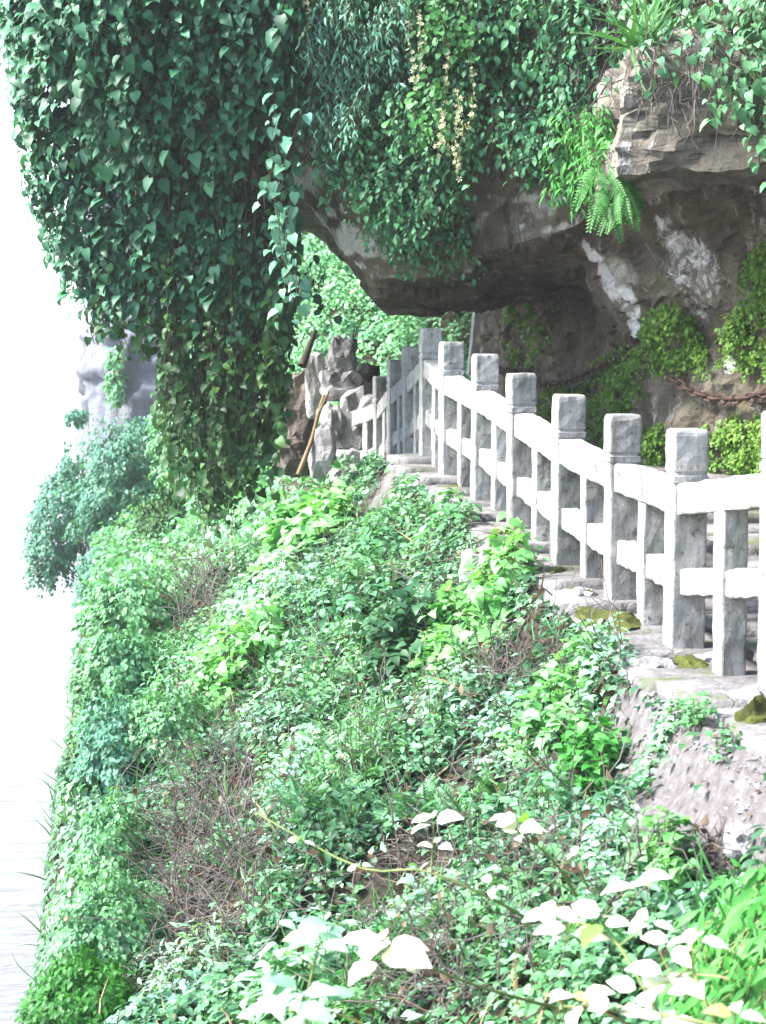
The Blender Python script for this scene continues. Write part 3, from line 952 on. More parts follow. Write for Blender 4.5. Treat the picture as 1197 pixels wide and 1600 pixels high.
# ------------------------------------------------------------------ rubble at the far end of the railing
g0 = 21.6
for k, (px, py, Y, wpx, hpx, dpx, mt, rot, lab, kw) in enumerate([
        (535, 560, 21.5, 52, 72, 50, 'boulder', (0, .15, .2), 'tall grey horn-shaped rock on top of the rubble pile', dict(square=.35, amp=.3)),
        (532, 602, 21.5, 66, 48, 60, 'boulder', (0, 0, .3), 'square grey block under the horn-shaped rock', dict(square=.8)),
        (560, 660, 21.4, 76, 112, 70, 'boulder', (.1, .25, 0), 'largest grey boulder where the railing ends', dict(square=.6)),
        (520, 660, 21.3, 34, 60, 44, 'boulder', (0, -.3, .4), 'leaning grey rock beside the wooden pole', dict(square=.6)),
        (494, 603, 21.7, 34, 106, 40, 'boulder', (0, -.05, 0), 'upright narrow grey stone left of the horn-shaped rock', dict(square=.7, amp=.12)),
        (505, 708, 20.9, 48, 90, 40, 'boulder_pale', (0, .12, .5), 'pale wedge-shaped stone at the foot of the pile', dict(square=.2)),
        (548, 722, 20.9, 52, 42, 50, 'boulder', (0, 0, .2), 'low grey stone beneath the railing end', dict(square=.6)),
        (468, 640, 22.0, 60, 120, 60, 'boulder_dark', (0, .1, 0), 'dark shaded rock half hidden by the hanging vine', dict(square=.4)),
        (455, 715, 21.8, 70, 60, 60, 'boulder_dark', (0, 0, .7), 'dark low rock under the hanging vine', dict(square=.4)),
        (573, 592, 22.0, 36, 50, 40, 'gap_black', (0, .2, 0), 'black stand-in for the shaded gap behind the end of the railing', dict(square=.6)),
        (527, 745, 20.6, 26, 26, 30, 'boulder_pale', (0, .4, .5), 'small pale stone lowest in the rubble', dict(square=.3))]):
    s = Y / F
    rock('boulder', at(px, py, Y), (wpx * s, dpx * s, hpx * s), M[mt], k + 1.3, lab, 'boulder', 'rubble at the end of the railing', rot=rot, **kw)
def pole(name, pts, r0, r1, mat, label, cat, extra=None):
    tb = Tubes(); tb.add(pts, r0, r1, 7)
    for e in (extra or []): tb.add(*e)
    o = empty(name, tuple(pts[0]))
    me = tb.mesh('shaft', mat, o)
    link(bpy.data.objects.new('shaft', me), o)
    return tag(o, label, cat)
a, b = at(466, 742, 20.7), at(509, 618, 21.0)
pl = [a.lerp(b, t) + Vector((.015 * math.sin(t * 5), 0, .01 * math.sin(t * 9))) for t in np.linspace(0, 1, 9)]
pole('wooden_pole', pl, .027, .018, M['wood_pole'], 'bare brown wooden pole leaning on the rubble', 'pole', [([pl[6], at(514, 612, 20.95)], .016, .012, 6)])
a, b = at(472, 572, 21.3), at(493, 516, 21.5)
pole('broken_branch', [a.lerp(b, t) for t in np.linspace(0, 1, 5)], .05, .02, M['wood_dark'], 'dark broken branch sticking up behind the rubble', 'branch')
# post and steps further along, seen under the overhang
far_post = empty('stone_post', tuple(at(741, 560, 25)))
tag(far_post, 'pale leaning stone post seen below the overhang', 'post')
pme = worn_box('shaft', .13, .13, 0, .6, 3, sect=[(z, 1) for z in np.linspace(-.2, .56, 8)] + [(.58, .9)])
o = link(bpy.data.objects.new('shaft', pme), far_post); o.rotation_euler = (0, .1, .2)
for k, (px, py, w) in enumerate([(768, 566, 36), (766, 546, 30), (764, 527, 26)]):
    rock('stone_step', at(px, py, 24.2 + k * .35), (w * 25 / F, .35, .13), M['boulder_pale'], 70 + k,
         ['lowest', 'middle', 'highest'][k] + ' of the three far stone steps under the overhang', 'step', 'far steps under the overhang', square=.9, amp=.06)

# ------------------------------------------------------------------ chain along the cliff
def chain():
    fix = [(700, 545), (860, 575), (1000, 536), (1130, 588), (1260, 590)]
    anchors = []
    for px, py, Y in ((770, 566, 21.8), (1000, 535, 17.15), (1290, 560, 14.2)):
        h = hit(px, py, BVC)
        p = h[0] + h[1] * 0.06 if h else at(px, py, Y)
        anchors.append(p)
    root = empty('rusty_chain', tuple(anchors[1]))
    tag(root, 'rusty iron chain sagging along the cliff wall', 'chain')
    bm = bmesh.new()
    def torus(M4, R0=.055, r=.013, stretch=1.0):
        nu, nv = 10, 5
        vs_ = []
        for i in range(nu):
            a = i * 2 * math.pi / nu
            for j in range(nv):
                b = j * 2 * math.pi / nv
                x = (R0 + r * math.cos(b)) * math.cos(a) * 1.25; y = (R0 * .62 + r * math.cos(b)) * math.sin(a); z = r * math.sin(b)
                vs_.append(bm.verts.new(M4 @ Vector((x, y, z))))
        for i in range(nu):
            for j in range(nv):
                bm.faces.new((vs_[i * nv + j], vs_[((i + 1) % nu) * nv + j], vs_[((i + 1) % nu) * nv + (j + 1) % nv], vs_[i * nv + (j + 1) % nv]))
    for (a, b, sag) in ((anchors[0], anchors[1], .3), (anchors[1], anchors[2], .38)):
        def f(t):
            p = a.lerp(b, t); p.z -= sag * 4 * t * (1 - t); return p
        n = int((b - a).length * 1.06 / .1)
        for i in range(n):
            t = (i + .5) / n
            p = f(t); tg = (f(min(1, t + .01)) - f(max(0, t - .01))).normalized()
            rot = tg.to_track_quat('X', 'Z').to_matrix().to_4x4() @ Matrix.Rotation(math.pi / 2 * (i % 2) + random.uniform(-.3, .3), 4, 'X')
            torus(Matrix.Translation(p - anchors[1]) @ rot)
    me = bpy.data.meshes.new('links'); bm.to_mesh(me); bm.free(); me.materials.append(M['rust'])
    link(bpy.data.objects.new('links', me), root)
    for p in anchors:
        tb = Tubes(); tb.add([p + Vector((.12, .1, .02)), p + Vector((0, 0, .01)), p + Vector((-.02, -.01, .04))], .016, .014, 6)
        link(bpy.data.objects.new('bracket', tb.mesh('bracket', M['rust'], root)), root)
chain()

# ------------------------------------------------------------------ plant builders
def randdir(n):
    return nrm(rng.normal(size=(n, 3)))
UP = np.array([0, 0, 1.0])
LIGHT = np.array([-0.55, -0.25, 0.8])

def in_poly(px, py, poly):
    c = False
    n = len(poly)
    for i in range(n):
        x1, y1 = poly[i]; x2, y2 = poly[(i + 1) % n]
        if (y1 > py) != (y2 > py) and px < (x2 - x1) * (py - y1) / (y2 - y1) + x1: c = not c
    return c
def sample_poly(poly, n):
    xs = [p[0] for p in poly]; ys = [p[1] for p in poly]
    out = []
    while len(out) < n:
        x, y = random.uniform(min(xs), max(xs)), random.uniform(min(ys), max(ys))
        if in_poly(x, y, poly): out.append((x, y))
    return out

def strand(lv_, tb, p0, out, length, size, spacing, sway=.08, standoff=.15, jit=.5, droop=1.0, up=.35, stem_r=.004):
    """a hanging shoot: starts at p0, moves out, then hangs"""
    n = max(3, int(length / spacing))
    t = (np.arange(n) + rng.uniform(0, .8, n)) / n
    ph = rng.uniform(0, 6.28, 2)
    def path(t):
        t = np.asarray(t)[:, None]
        o = np.asarray(out)[None]
        side = np.array([[o[0, 1], -o[0, 0], 0]])
        return (np.asarray(p0)[None] + o * standoff * (1 - np.exp(-4 * t)) - UP[None] * length * droop * t ** 1.15
                + side * sway * np.sin(t * 5 + ph[0]) * t + o * sway * .6 * np.sin(t * 4 + ph[1]) * t)
    P = path(t) + randdir(n) * size * .55
    Nr = nrm(np.asarray(out)[None] * .55 + UP[None] * up + LIGHT[None] * .35 + randdir(n) * jit)
    Tp = nrm(-UP[None] * .8 + np.asarray(out)[None] * .25 + randdir(n) * .65)
    lv_.add(P, Tp, Nr, size * rng.uniform(.45, 1.3, n))
    if tb is not None: tb.add(path(np.linspace(0, 1, 6)), stem_r, stem_r * .5, 3)

def patch_on_surface(poly, n, size, template, mat, name, label, cat, group=None, tree=BVC, singles=0, length=(.15, .45), spacing=.06, standoff=(.05, .2), up=.35, jit=.5, stems=True, loc=None, clump=None):
    """a plant growing on the cliff inside a picture region: shoots rooted where the sight line meets the rock"""
    lv_, tb = Leaves(), Tubes()
    base = None
    for px, py in sample_poly(poly, int(n * (1.9 if clump else 1))):
        if clump and noise.noise(Vector((px / clump, py / clump, 3.3))) < -.12: continue
        h = hit(px, py, tree)
        if h is None: continue
        p, nn = h
        nn = (nn + Vector((-.15, -.45, .1))).normalized()
        o = nrm(np.array([nn.x, nn.y, max(0, nn.z) * .3]))
        if base is None: base = p
        strand(lv_, tb if stems else None, np.array(p), o, random.uniform(*length), size * random.uniform(.7, 1.2), spacing, standoff=random.uniform(*standoff), up=up, jit=jit)
    root = empty(name, tuple(base))
    tag(root, label, cat, group)
    put_leaves(root, lv_, template, mat, singles)
    if stems and tb.n: stuffp(bpy.data.objects.new('stems', tb.mesh('stems', M['stem'], root)), root)
    return root

def mound(px, py, rpx, hm, n, size, template, mat, name, label, cat='plant', group='plants on the bank', singles=60, spread=1.0, tilt=.55, n_stems=None, ry=None, stem_mat='stem_weed', base=None):
    """leafy plant rooted on the bank under pixel (px,py); rpx is its half width in photo pixels"""
    g = base if base is not None else px_ground(px, py)
    s = g.y / F
    r = rpx * s
    ry_ = (ry or rpx) * s
    root = empty(name, tuple(g))
    tag(root, label, cat, group)
    lv_, tb = Leaves(), Tubes()
    ns = n_stems or max(10, int(n / 9))
    per = max(3, n // ns)
    for k in range(ns):
        a = random.uniform(0, 2 * math.pi)
        q = math.sqrt(random.random())
        ex, ey = g.x + r * q * math.cos(a), g.y + ry_ * spread * q * math.sin(a) * 1.6
        hh = hm * (1 - .55 * q * q) * random.uniform(.45, 1.15)
        gz = max(ground(ex, ey), g.z - 1.2 * r - .3)
        e = np.array([ex, ey, gz + hh])
        rx, ry2 = lerp(g.x, ex, .72), lerp(g.y, ey, .72)
        b0 = np.array([rx, ry2, max(ground(rx, ry2), gz - .4)])
        ts = np.linspace(0, 1, 5)[:, None]
        mid = b0 * .4 + e * .6 + np.array([0, 0, hh * .35])
        path = (1 - ts) ** 2 * b0 + 2 * ts * (1 - ts) * mid + ts ** 2 * e
        tb.add(path[:4], .004, .0015, 3)
        t = rng.uniform(.25, 1.0, per)[:, None]
        P = (1 - t) ** 2 * b0 + 2 * t * (1 - t) * mid + t ** 2 * e
        P = P + randdir(per) * np.array([1, 1, .6]) * size * .9
        outw = nrm(np.array([[ex - g.x, ey - g.y, 0.02]]))
        Nr = nrm(UP[None] * .8 + LIGHT[None] * .6 + outw * .3 + randdir(per) * tilt)
        Tp = nrm(randdir(per) * np.array([1, 1, .35]) + outw * .35 + np.array([[0, 0, -.3]]))
        lv_.add(P, Tp, Nr, size * rng.uniform(.4, 1.3, per))
    put_leaves(root, lv_, template, mat, singles)
    stuffp(bpy.data.objects.new('stems', tb.mesh('stems', M[stem_mat], root)), root)
    return root

# ------------------------------------------------------------------ the big hanging vine at the left
def vine_curtain():
    env = [(-10, -40), (20, 40), (45, 200), (62, 310), (90, 400), (128, 480), (150, 520), (205, 560), (245, 600), (262, 720), (290, 775), (330, 830), (370, 780), (405, 755), (432, 700), (446, 560), (470, 380)]
    ex = [e[0] for e in env]; ey = [e[1] for e in env]
    top_label = [('leafy_vine', 'dense dark-green vine with large leaves covering the upper left cliff'), ('hanging_vine', 'long trailing vine column hanging to the bank at left')]
    up_, lo_ = Leaves(), Leaves()
    tu, tl = Tubes(), Tubes()
    # upper mass: shoots in front of the cliff's bulge
    for k in range(1750):
        px = random.uniform(-30, 465)
        yb = np.interp(px, ex, ey)
        py = random.uniform(-160, min(yb - 30, 430))
        if px > 395 and 60 < py < 260 and random.random() < .75: continue     # bare shaded gap
        if px > 265 and noise.noise(Vector((px / 48, py / 85, 1.5))) + .5 * noise.noise(Vector((px / 17, py / 30, 7.5))) < -.3: continue
        h = hit(px, max(py, -160), BVC)
        Y = h[0].y if h and h[0].y < 19.5 else 18.6
        p = at(px, py, min(Y, 18.7) - random.uniform(.02, .45))
        ln = min(random.uniform(.25, .7), (yb - py) * p.y / F)
        o = nrm(np.array([-.35 - .6 * max(0, (150 - px) / 150), -.9, 0.15]))
        strand(up_, tu, np.array(p), o, ln, random.uniform(.06, .125), .043, standoff=.12, up=.55, jit=.42, sway=.06)
    # free strands below
    for k in range(430):
        px = random.uniform(125, 462)
        yb = np.interp(px, ex, ey) - random.uniform(0, 90) * random.random()
        p = at(px, random.uniform(380, 470), 18.4 + random.uniform(-.35, .75))
        ln = (yb - 430) * 18.5 / F
        if ln < .15: continue
        if px < 240 and random.random() < .72: continue
        if noise.noise(Vector((px / 11, 0, 2.2))) < -.12: continue
        strand(lo_, tl, np.array(p), nrm(np.array([-.3, -.9, 0.1])), ln, random.uniform(.055, .1), .042, standoff=.05, up=.3, jit=.55, sway=.07, stem_r=.007)
    for (nm, lab), lvx, tbx, mt in ((top_label[0], up_, tu, L['vine']), (top_label[1], lo_, tl, L['vine_olive'])):
        P = np.concatenate(lvx.P)
        root = empty(nm, tuple(at(240, 60, 18.3) if nm == 'leafy_vine' else at(330, 420, 18.4)))
        tag(root, lab, 'vine')
        put_leaves(root, lvx, 'heart', mt, 300)
        stuffp(bpy.data.objects.new('stems', tbx.mesh('stems', M['wood_dark'], root)), root)
    # thick bare stems inside
    tb = Tubes()
    for k in range(26):
        px = random.uniform(270, 440)
        y0, y1 = random.uniform(150, 330), random.uniform(480, 660)
        a, b = at(px, y0, 18.0 + random.uniform(0, .3)), at(px + random.uniform(-20, 20), y1, 18.15 + random.uniform(0, .3))
        pts = [a.lerp(b, t) + Vector((.05 * math.sin(t * 6 + k), 0, 0)) for t in np.linspace(0, 1, 9)]
        tb.add(pts, .014, .008, 5)
    root = empty('bare_vine', tuple(at(350, 250, 18.1)))
    tag(root, 'dark bare vine stems hanging among the left leaves', 'vine')
    stuffp(bpy.data.objects.new('stems', tb.mesh('stems', M['wood_dark'], root)), root)
vine_curtain()

# grey-leaved strand down the right side of the vine, and the dark leaves at its tip
def hanging_shoots(starts, label, mat, template, size, spacing, name='vine_shoot', cat='vine', group=None, out=(-.2, -.95, .1), singles=300, stem='stem', tilt=.4, sway=.1):
    lv_, tb = Leaves(), Tubes()
    root = empty(name, tuple(at(*starts[0][:3])))
    tag(root, label, cat, group)
    for px, py, Y, y1 in starts:
        p = at(px, py, Y)
        strand(lv_, tb, np.array(p), nrm(np.array(out)), (y1 - py) * Y / F, size, spacing, standoff=.06, up=.5, jit=tilt, sway=sway, stem_r=.006)
    put_leaves(root, lv_, template, mat, singles)
    stuffp(bpy.data.objects.new('stems', tb.mesh('stems', M[stem], root)), root)
hanging_shoots([(430, 205, 17.0, 330), (445, 235, 17.0, 470), (455, 300, 17.1, 500), (438, 330, 17.2, 520), (425, 240, 17.1, 400), (418, 10, 16.9, 210), (470, 170, 16.8, 260), (440, 250, 17, 380), (450, 340, 17.1, 480)],
               'grey-green vine shoot hanging beside the overhang tip', L['vine_grey'], 'heart', .095, .07)
hanging_shoots([(455, 400, 18.3, 520), (492, 395, 18.3, 440), (508, 420, 18.4, 478), (515, 470, 18.4, 505), (490, 440, 18.4, 480), (440, 480, 18.3, 560)],
               'few dark leaves dangling below the overhang tip', L['bank_dark'], 'round', .1, .17, tilt=.7)

# ------------------------------------------------------------------ plants on the overhang
patch_on_surface([(480, -60), (760, -60), (770, 120), (755, 260), (650, 340), (600, 300), (500, 240), (470, 120)], 900, .062, 'ovate', L['shrub'], 'cliff_shrub',
                 'fine-leaved green shrub over the middle of the overhang', 'shrub', singles=300, length=(.15, .5), spacing=.028, standoff=(.08, .35))
patch_on_surface([(570, 300), (700, 280), (745, 340), (740, 400), (690, 410), (640, 400), (590, 380)], 150, .06, 'ovate', L['shrub'], 'trailing_shrub',
                 'green shoots trailing down the front of the overhang lip', 'shrub', singles=200, length=(.08, .24), spacing=.03, standoff=(.05, .2))
patch_on_surface([(500, -40), (640, -40), (650, 60), (590, 180), (540, 170), (510, 80)], 220, .075, 'lance', L['vine_grey'], 'feathery_shrub',
                 'grey-green feathery shrub at top centre of the cliff', 'shrub', singles=200, length=(.2, .5), spacing=.03, standoff=(.3, .55))
patch_on_surface([(690, -40), (770, -40), (745, 60), (730, 120), (722, 200), (704, 210), (695, 120)], 60, .06, 'round', L['yellow'], 'flowering_creeper',
                 'yellow-green creeper with cream flowers hanging at top centre', 'creeper', singles=200, length=(.2, .5), spacing=.03, standoff=(.35, .55))
def flowers():
    root = empty('cream_flowers', tuple(at(712, 60, 15.9)))
    tag(root, 'cream flower sprays hanging from the yellow-green creeper', 'flowers')
    lv_, tb = Leaves(), Tubes()
    for px, py, y1 in ((700, 60, 245), (715, 140, 275), (690, 170, 250), (640, 30, 130), (722, 190, 260), (735, 60, 200), (480, -10, 60), (655, 20, 140)):
        h = hit(px, py, BVC)
        p = at(px, py, (h[0].y if h else 16.6) - .5)
        strand(lv_, tb, np.array(p), np.array([0, -1, 0.]), (y1 - py) * p.y / F, .042, .022, standoff=.1, up=.3, jit=.7, sway=.04)
    put_leaves(root, lv_, 'flower', L['flower'], 0, part='petals')
    stuffp(bpy.data.objects.new('stems', tb.mesh('stems', M['stem_green'], root)), root)
flowers()
patch_on_surface([(760, -60), (960, -60), (950, 100), (900, 160), (860, 240), (800, 210), (770, 120)], 380, .07, 'ovate', L['shrub'], 'cliff_bush',
                 'loose leafy bush between the creeper and the hanging fern', 'bush', singles=300, length=(.15, .45), spacing=.035, standoff=(.05, .3))
patch_on_surface([(790, 160), (900, 180), (905, 300), (850, 300), (800, 250)], 70, .065, 'ovate', L['shrub'], 'small_cliff_plant',
                 'sparse small green plant on the grey rock beside the fern', 'plant', singles=100, length=(.08, .2), spacing=.04, standoff=(.02, .1))
def fern(pts, label, size, name='hanging_fern', mat='fern', per=14, tree=BVC, group=None, out=None):
    lv_ = Leaves()
    root = None
    for px, py in pts:
        h = hit(px, py, tree)
        if h is None: continue
        p = np.array(h[0] + h[1] * .03)
        if root is None:
            root = empty(name, tuple(p)); tag(root, label, 'fern', group)
        o = np.array(h[1]) if out is None else np.array(out)
        o = nrm(o * np.array([1, 1, .2]))
        Tp = nrm(o[None] * .55 + randdir(per) * np.array([.55, .3, .3]) + np.array([[0, 0, -.85]]))
        Nr = nrm(o[None] * .8 + UP[None] * .5 + randdir(per) * .3)
        lv_.add(np.tile(p, (per, 1)) + randdir(per) * np.array([.12, .06, .12]), Tp, Nr, size * rng.uniform(.6, 1.15, per))
    put_leaves(root, lv_, 'frond', L[mat], 300, single_name='frond')
fern([(910, 160), (925, 190), (905, 220), (920, 240), (935, 180), (895, 190), (905, 260), (930, 215), (915, 250)], 'long green fern fronds hanging left of the jutting block', .27, out=(-.2, -.7, 0), per=9)
patch_on_surface([(885, 150), (955, 165), (965, 200), (950, 260), (930, 285), (900, 270), (888, 220)], 120, .085, 'lance', L['lance'], 'trailing_plant',
                 'narrow-leaved green plant trailing down left of the jutting block', 'plant', singles=300, length=(.15, .4), spacing=.02, standoff=(.1, .3))
fern([(965, 285), (975, 290), (985, 295), (960, 270)], 'smaller bright fern tucked under the jutting block', .3, out=(-.5, -1, 0), per=8)
# top right vine with bigger leaves, flower spikes, grass and root tangle
patch_on_surface([(1010, -60), (1260, -60), (1260, 260), (1190, 230), (1150, 150), (1080, 80), (1030, 40)], 230, .085, 'heart', L['bank'], 'leafy_climber',
                 'bright large-leaved climber hanging over the top right corner', 'climber', singles=300, length=(.1, .4), spacing=.06, standoff=(.15, .5), up=.6)
patch_on_surface([(860, -60), (1060, -60), (1050, 60), (1000, 130), (930, 120), (880, 60)], 90, .08, 'heart', L['shrub'], 'sparse_climber',
                 'sparse dark climber over brown roots left of the bright climber', 'climber', singles=200, length=(.15, .4), spacing=.08, standoff=(.05, .3))
def grass_tuft(px, py, label, n, size, mat='grass', tree=BVC, up=.5, name='grass_tuft', cat='grass', Y=None, group=None, spread=.12, out=(-.3, -.8, 0)):
    h = hit(px, py, tree)
    p = np.array(h[0]) if h else np.array(at(px, py, Y or 15))
    root = empty(name, tuple(p)); tag(root, label, cat, group)
    lv_ = Leaves()
    P = p[None] + randdir(n) * np.array([spread, spread, spread * .4])
    Tp = nrm(UP[None] * up + np.array(out)[None] * .5 + randdir(n) * .7)
    Nr = nrm(UP[None] * .4 + randdir(n) * .6 + np.array([[0, -.5, 0]]))
    lv_.add(P, Tp, Nr, size * rng.uniform(.5, 1.2, n))
    put_leaves(root, lv_, 'blade', L[mat], 0, part='blades')
    return root
grass_tuft(1010, 70, 'thin green grass sprouting at top right of the cliff', 60, .5)
grass_tuft(1060, 20, 'grass blades at the very top beside the bright climber', 50, .5)
def roots():
    root = empty('root_tangle', tuple(at(950, 40, 15)))
    tag(root, 'brown dry root tangle hanging above the jutting block', 'roots')
    tb = Tubes()
    for px, py in sample_poly([(850, -60), (1240, -60), (1240, 150), (1080, 160), (960, 150), (900, 100)], 420):
        h = hit(px, py, BVC)
        if not h: continue
        p = np.array(h[0] + h[1] * random.uniform(.02, .2))
        ln = random.uniform(.1, .45)
        d = nrm(np.array([random.gauss(0, .5), random.gauss(-.2, .3), -1 + random.gauss(0, .5)]))
        pts = [p + d * ln * t + randdir(1)[0] * .025 for t in np.linspace(0, 1, 5)]
        tb.add(pts, .006, .002, 3)
    link(bpy.data.objects.new('strands', tb.mesh('strands', M['twig'], root)), root)['kind'] = 'stuff'
roots()
# small ferns and moss plants on the wall behind the railing
for poly, n, lab, sz in (
        ([(1010, 480), (1060, 470), (1110, 520), (1130, 560), (1060, 570), (1010, 550)], 130, 'yellow-green maidenhair clump above the chain at right', .032),
        ([(1130, 500), (1230, 380), (1230, 560), (1150, 560)], 130, 'yellow-green plant clump at the right edge of the wall', .032),
        ([(945, 545), (1000, 535), (1000, 690), (950, 690), (930, 620)], 190, 'tall yellow-green clump below the white lime streak', .032),
        ([(835, 590), (935, 590), (945, 680), (850, 680)], 130, 'shaded green plants low on the recess wall', .035),
        ([(1005, 660), (1040, 660), (1040, 740), (1005, 720)], 60, 'mossy plants between the second and nearest posts', .032),
        ([(1100, 650), (1230, 640), (1230, 770), (1110, 750)], 170, 'mossy plants on the wall right of the nearest post', .032),
        ([(790, 470), (870, 450), (880, 540), (800, 560)], 22, 'few small plants in the dark recess', .045),
        ([(1170, 390), (1230, 340), (1230, 450), (1180, 450)], 50, 'small green plants high at the right edge of the wall', .032)):
    patch_on_surface(poly, n, sz, 'round', L['cliff_fern'], 'wall_plant', lab, 'plant', 'small plants on the cliff wall', length=(.05, .2), spacing=.008, standoff=(.03, .12), stems=False, up=.6, clump=22)
# thin bare vines on the overhang face
def bare_vines():
    root = empty('bare_vine', tuple(at(757, 200, 16.5)))
    tag(root, 'thin pale bare vines hanging down the overhang face', 'vine')
    tb = Tubes()
    for px, y0, y1 in ((757, 120, 395), (815, 250, 385), (770, 150, 330), (1055, 120, 180), (1075, 110, 165), (1020, 120, 180)):
        pts = []
        for t in np.linspace(0, 1, 10):
            h = hit(px + 4 * math.sin(t * 7), lerp(y0, y1, t), BVC)
            if h: pts.append(np.array(h[0] + h[1] * .05 + Vector((0, -.04, 0))))
        if len(pts) > 3: tb.add(pts, .008, .006, 4)
    stuffp(bpy.data.objects.new('stems', tb.mesh('stems', M['twig'], root)), root)
bare_vines()

# ------------------------------------------------------------------ far vegetation
def far_foliage():
    lv_ = Leaves()
    n = 95000
    y = rng.uniform(26, 42, n); x = -.095 * y + rng.uniform(0, 7, n)
    z = np.array([min(hill_z(a, b), 8) for a, b in zip(x, y)])
    cl = np.array([noise.noise(Vector((a * 1.1, b * 1.1, 2.0))) + .5 * noise.noise(Vector((a * 3, b * 3, 5.0))) for a, b in zip(x, y)])
    z = z + np.clip(.35 + cl * .8, .02, 1.2) * rng.uniform(.3, 1.0, n) ** .5
    P = np.stack([x, y, z], 1)
    lv_.add(P, nrm(randdir(n) * np.array([1, 1, .4]) + np.array([[-.1, -.4, -.4]])), nrm(UP[None] * .7 + np.array([[-.3, -.6, 0]]) + randdir(n) * .5), rng.uniform(.05, .12, n))
    P, Tp, Nr, S = lv_.cat()
    o = bpy.data.objects.new('hillside_foliage', leaves_mesh('hillside_foliage', P, Tp, Nr, S, 'ovate', L['far']))
    link(o); tag(o, 'pale green sunlit foliage covering the hillside under the overhang', 'foliage', kind='stuff')
far_foliage()

def far_bush(px, py, Y, rpx, rpy, n, size, mat, label, template='ovate', name='far_bush', depth=.8, slope=0.0):
    c = np.array(at(px, py, Y))
    s = Y / F
    root = empty(name, tuple(c - np.array([0, 0, rpy * s]))); tag(root, label, 'bush', 'bushes on the far bank')
    lv_ = Leaves()
    d = randdir(n)
    d[:, 1] = -np.abs(d[:, 1]) * rng.choice([1, 1, -1], n)
    lob = np.array([1 + .5 * noise.noise(Vector(v * 2.2) + Vector((px, 0, 0))) + .3 * noise.noise(Vector(v * 5) + Vector((px, 3, 0))) for v in d])
    r = lob * rng.uniform(.55, 1.0, n) ** .6
    P = c[None] + d * r[:, None] * np.array([rpx * s, depth, rpy * s])
    P[:, 0] += slope * (P[:, 2] - c[2])
    Nr = nrm(d * .7 + UP[None] * .6 + randdir(n) * .45)
    Tp = nrm(d * np.array([1, 1, .2]) * .6 + randdir(n) * .5 + np.array([[0, 0, -.6]]))
    lv_.add(P, Tp, Nr, size * rng.uniform(.6, 1.2, n))
    put_leaves(root, lv_, template, mat, 0)
    tb = Tubes()
    b0 = c - np.array([-rpx * s * .6, -.5, rpy * s])
    for k in range(14):
        e = c + randdir(1)[0] * np.array([rpx * s, depth, rpy * s]) * .7
        m_ = (b0 + e) / 2 + np.array([0, 0, .1])
        tb.add([b0, m_, e], .012, .004, 4)
    link(bpy.data.objects.new('branches', tb.mesh('branches', M['stem'], root)), root)
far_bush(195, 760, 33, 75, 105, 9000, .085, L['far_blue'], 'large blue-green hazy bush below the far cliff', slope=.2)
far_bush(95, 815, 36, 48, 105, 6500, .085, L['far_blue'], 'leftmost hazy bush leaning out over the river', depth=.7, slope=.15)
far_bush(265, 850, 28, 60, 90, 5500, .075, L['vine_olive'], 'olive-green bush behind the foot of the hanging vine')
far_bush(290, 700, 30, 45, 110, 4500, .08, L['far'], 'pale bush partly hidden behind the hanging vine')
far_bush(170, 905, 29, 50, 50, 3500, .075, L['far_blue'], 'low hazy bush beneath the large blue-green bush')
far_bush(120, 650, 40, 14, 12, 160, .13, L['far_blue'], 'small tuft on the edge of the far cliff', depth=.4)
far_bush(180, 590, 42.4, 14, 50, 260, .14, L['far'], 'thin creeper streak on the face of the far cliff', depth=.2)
far_bush(100, 370, 41, 26, 55, 420, .14, L['far_blue'], 'faint hazy shrub behind the left edge of the vine', depth=.5)

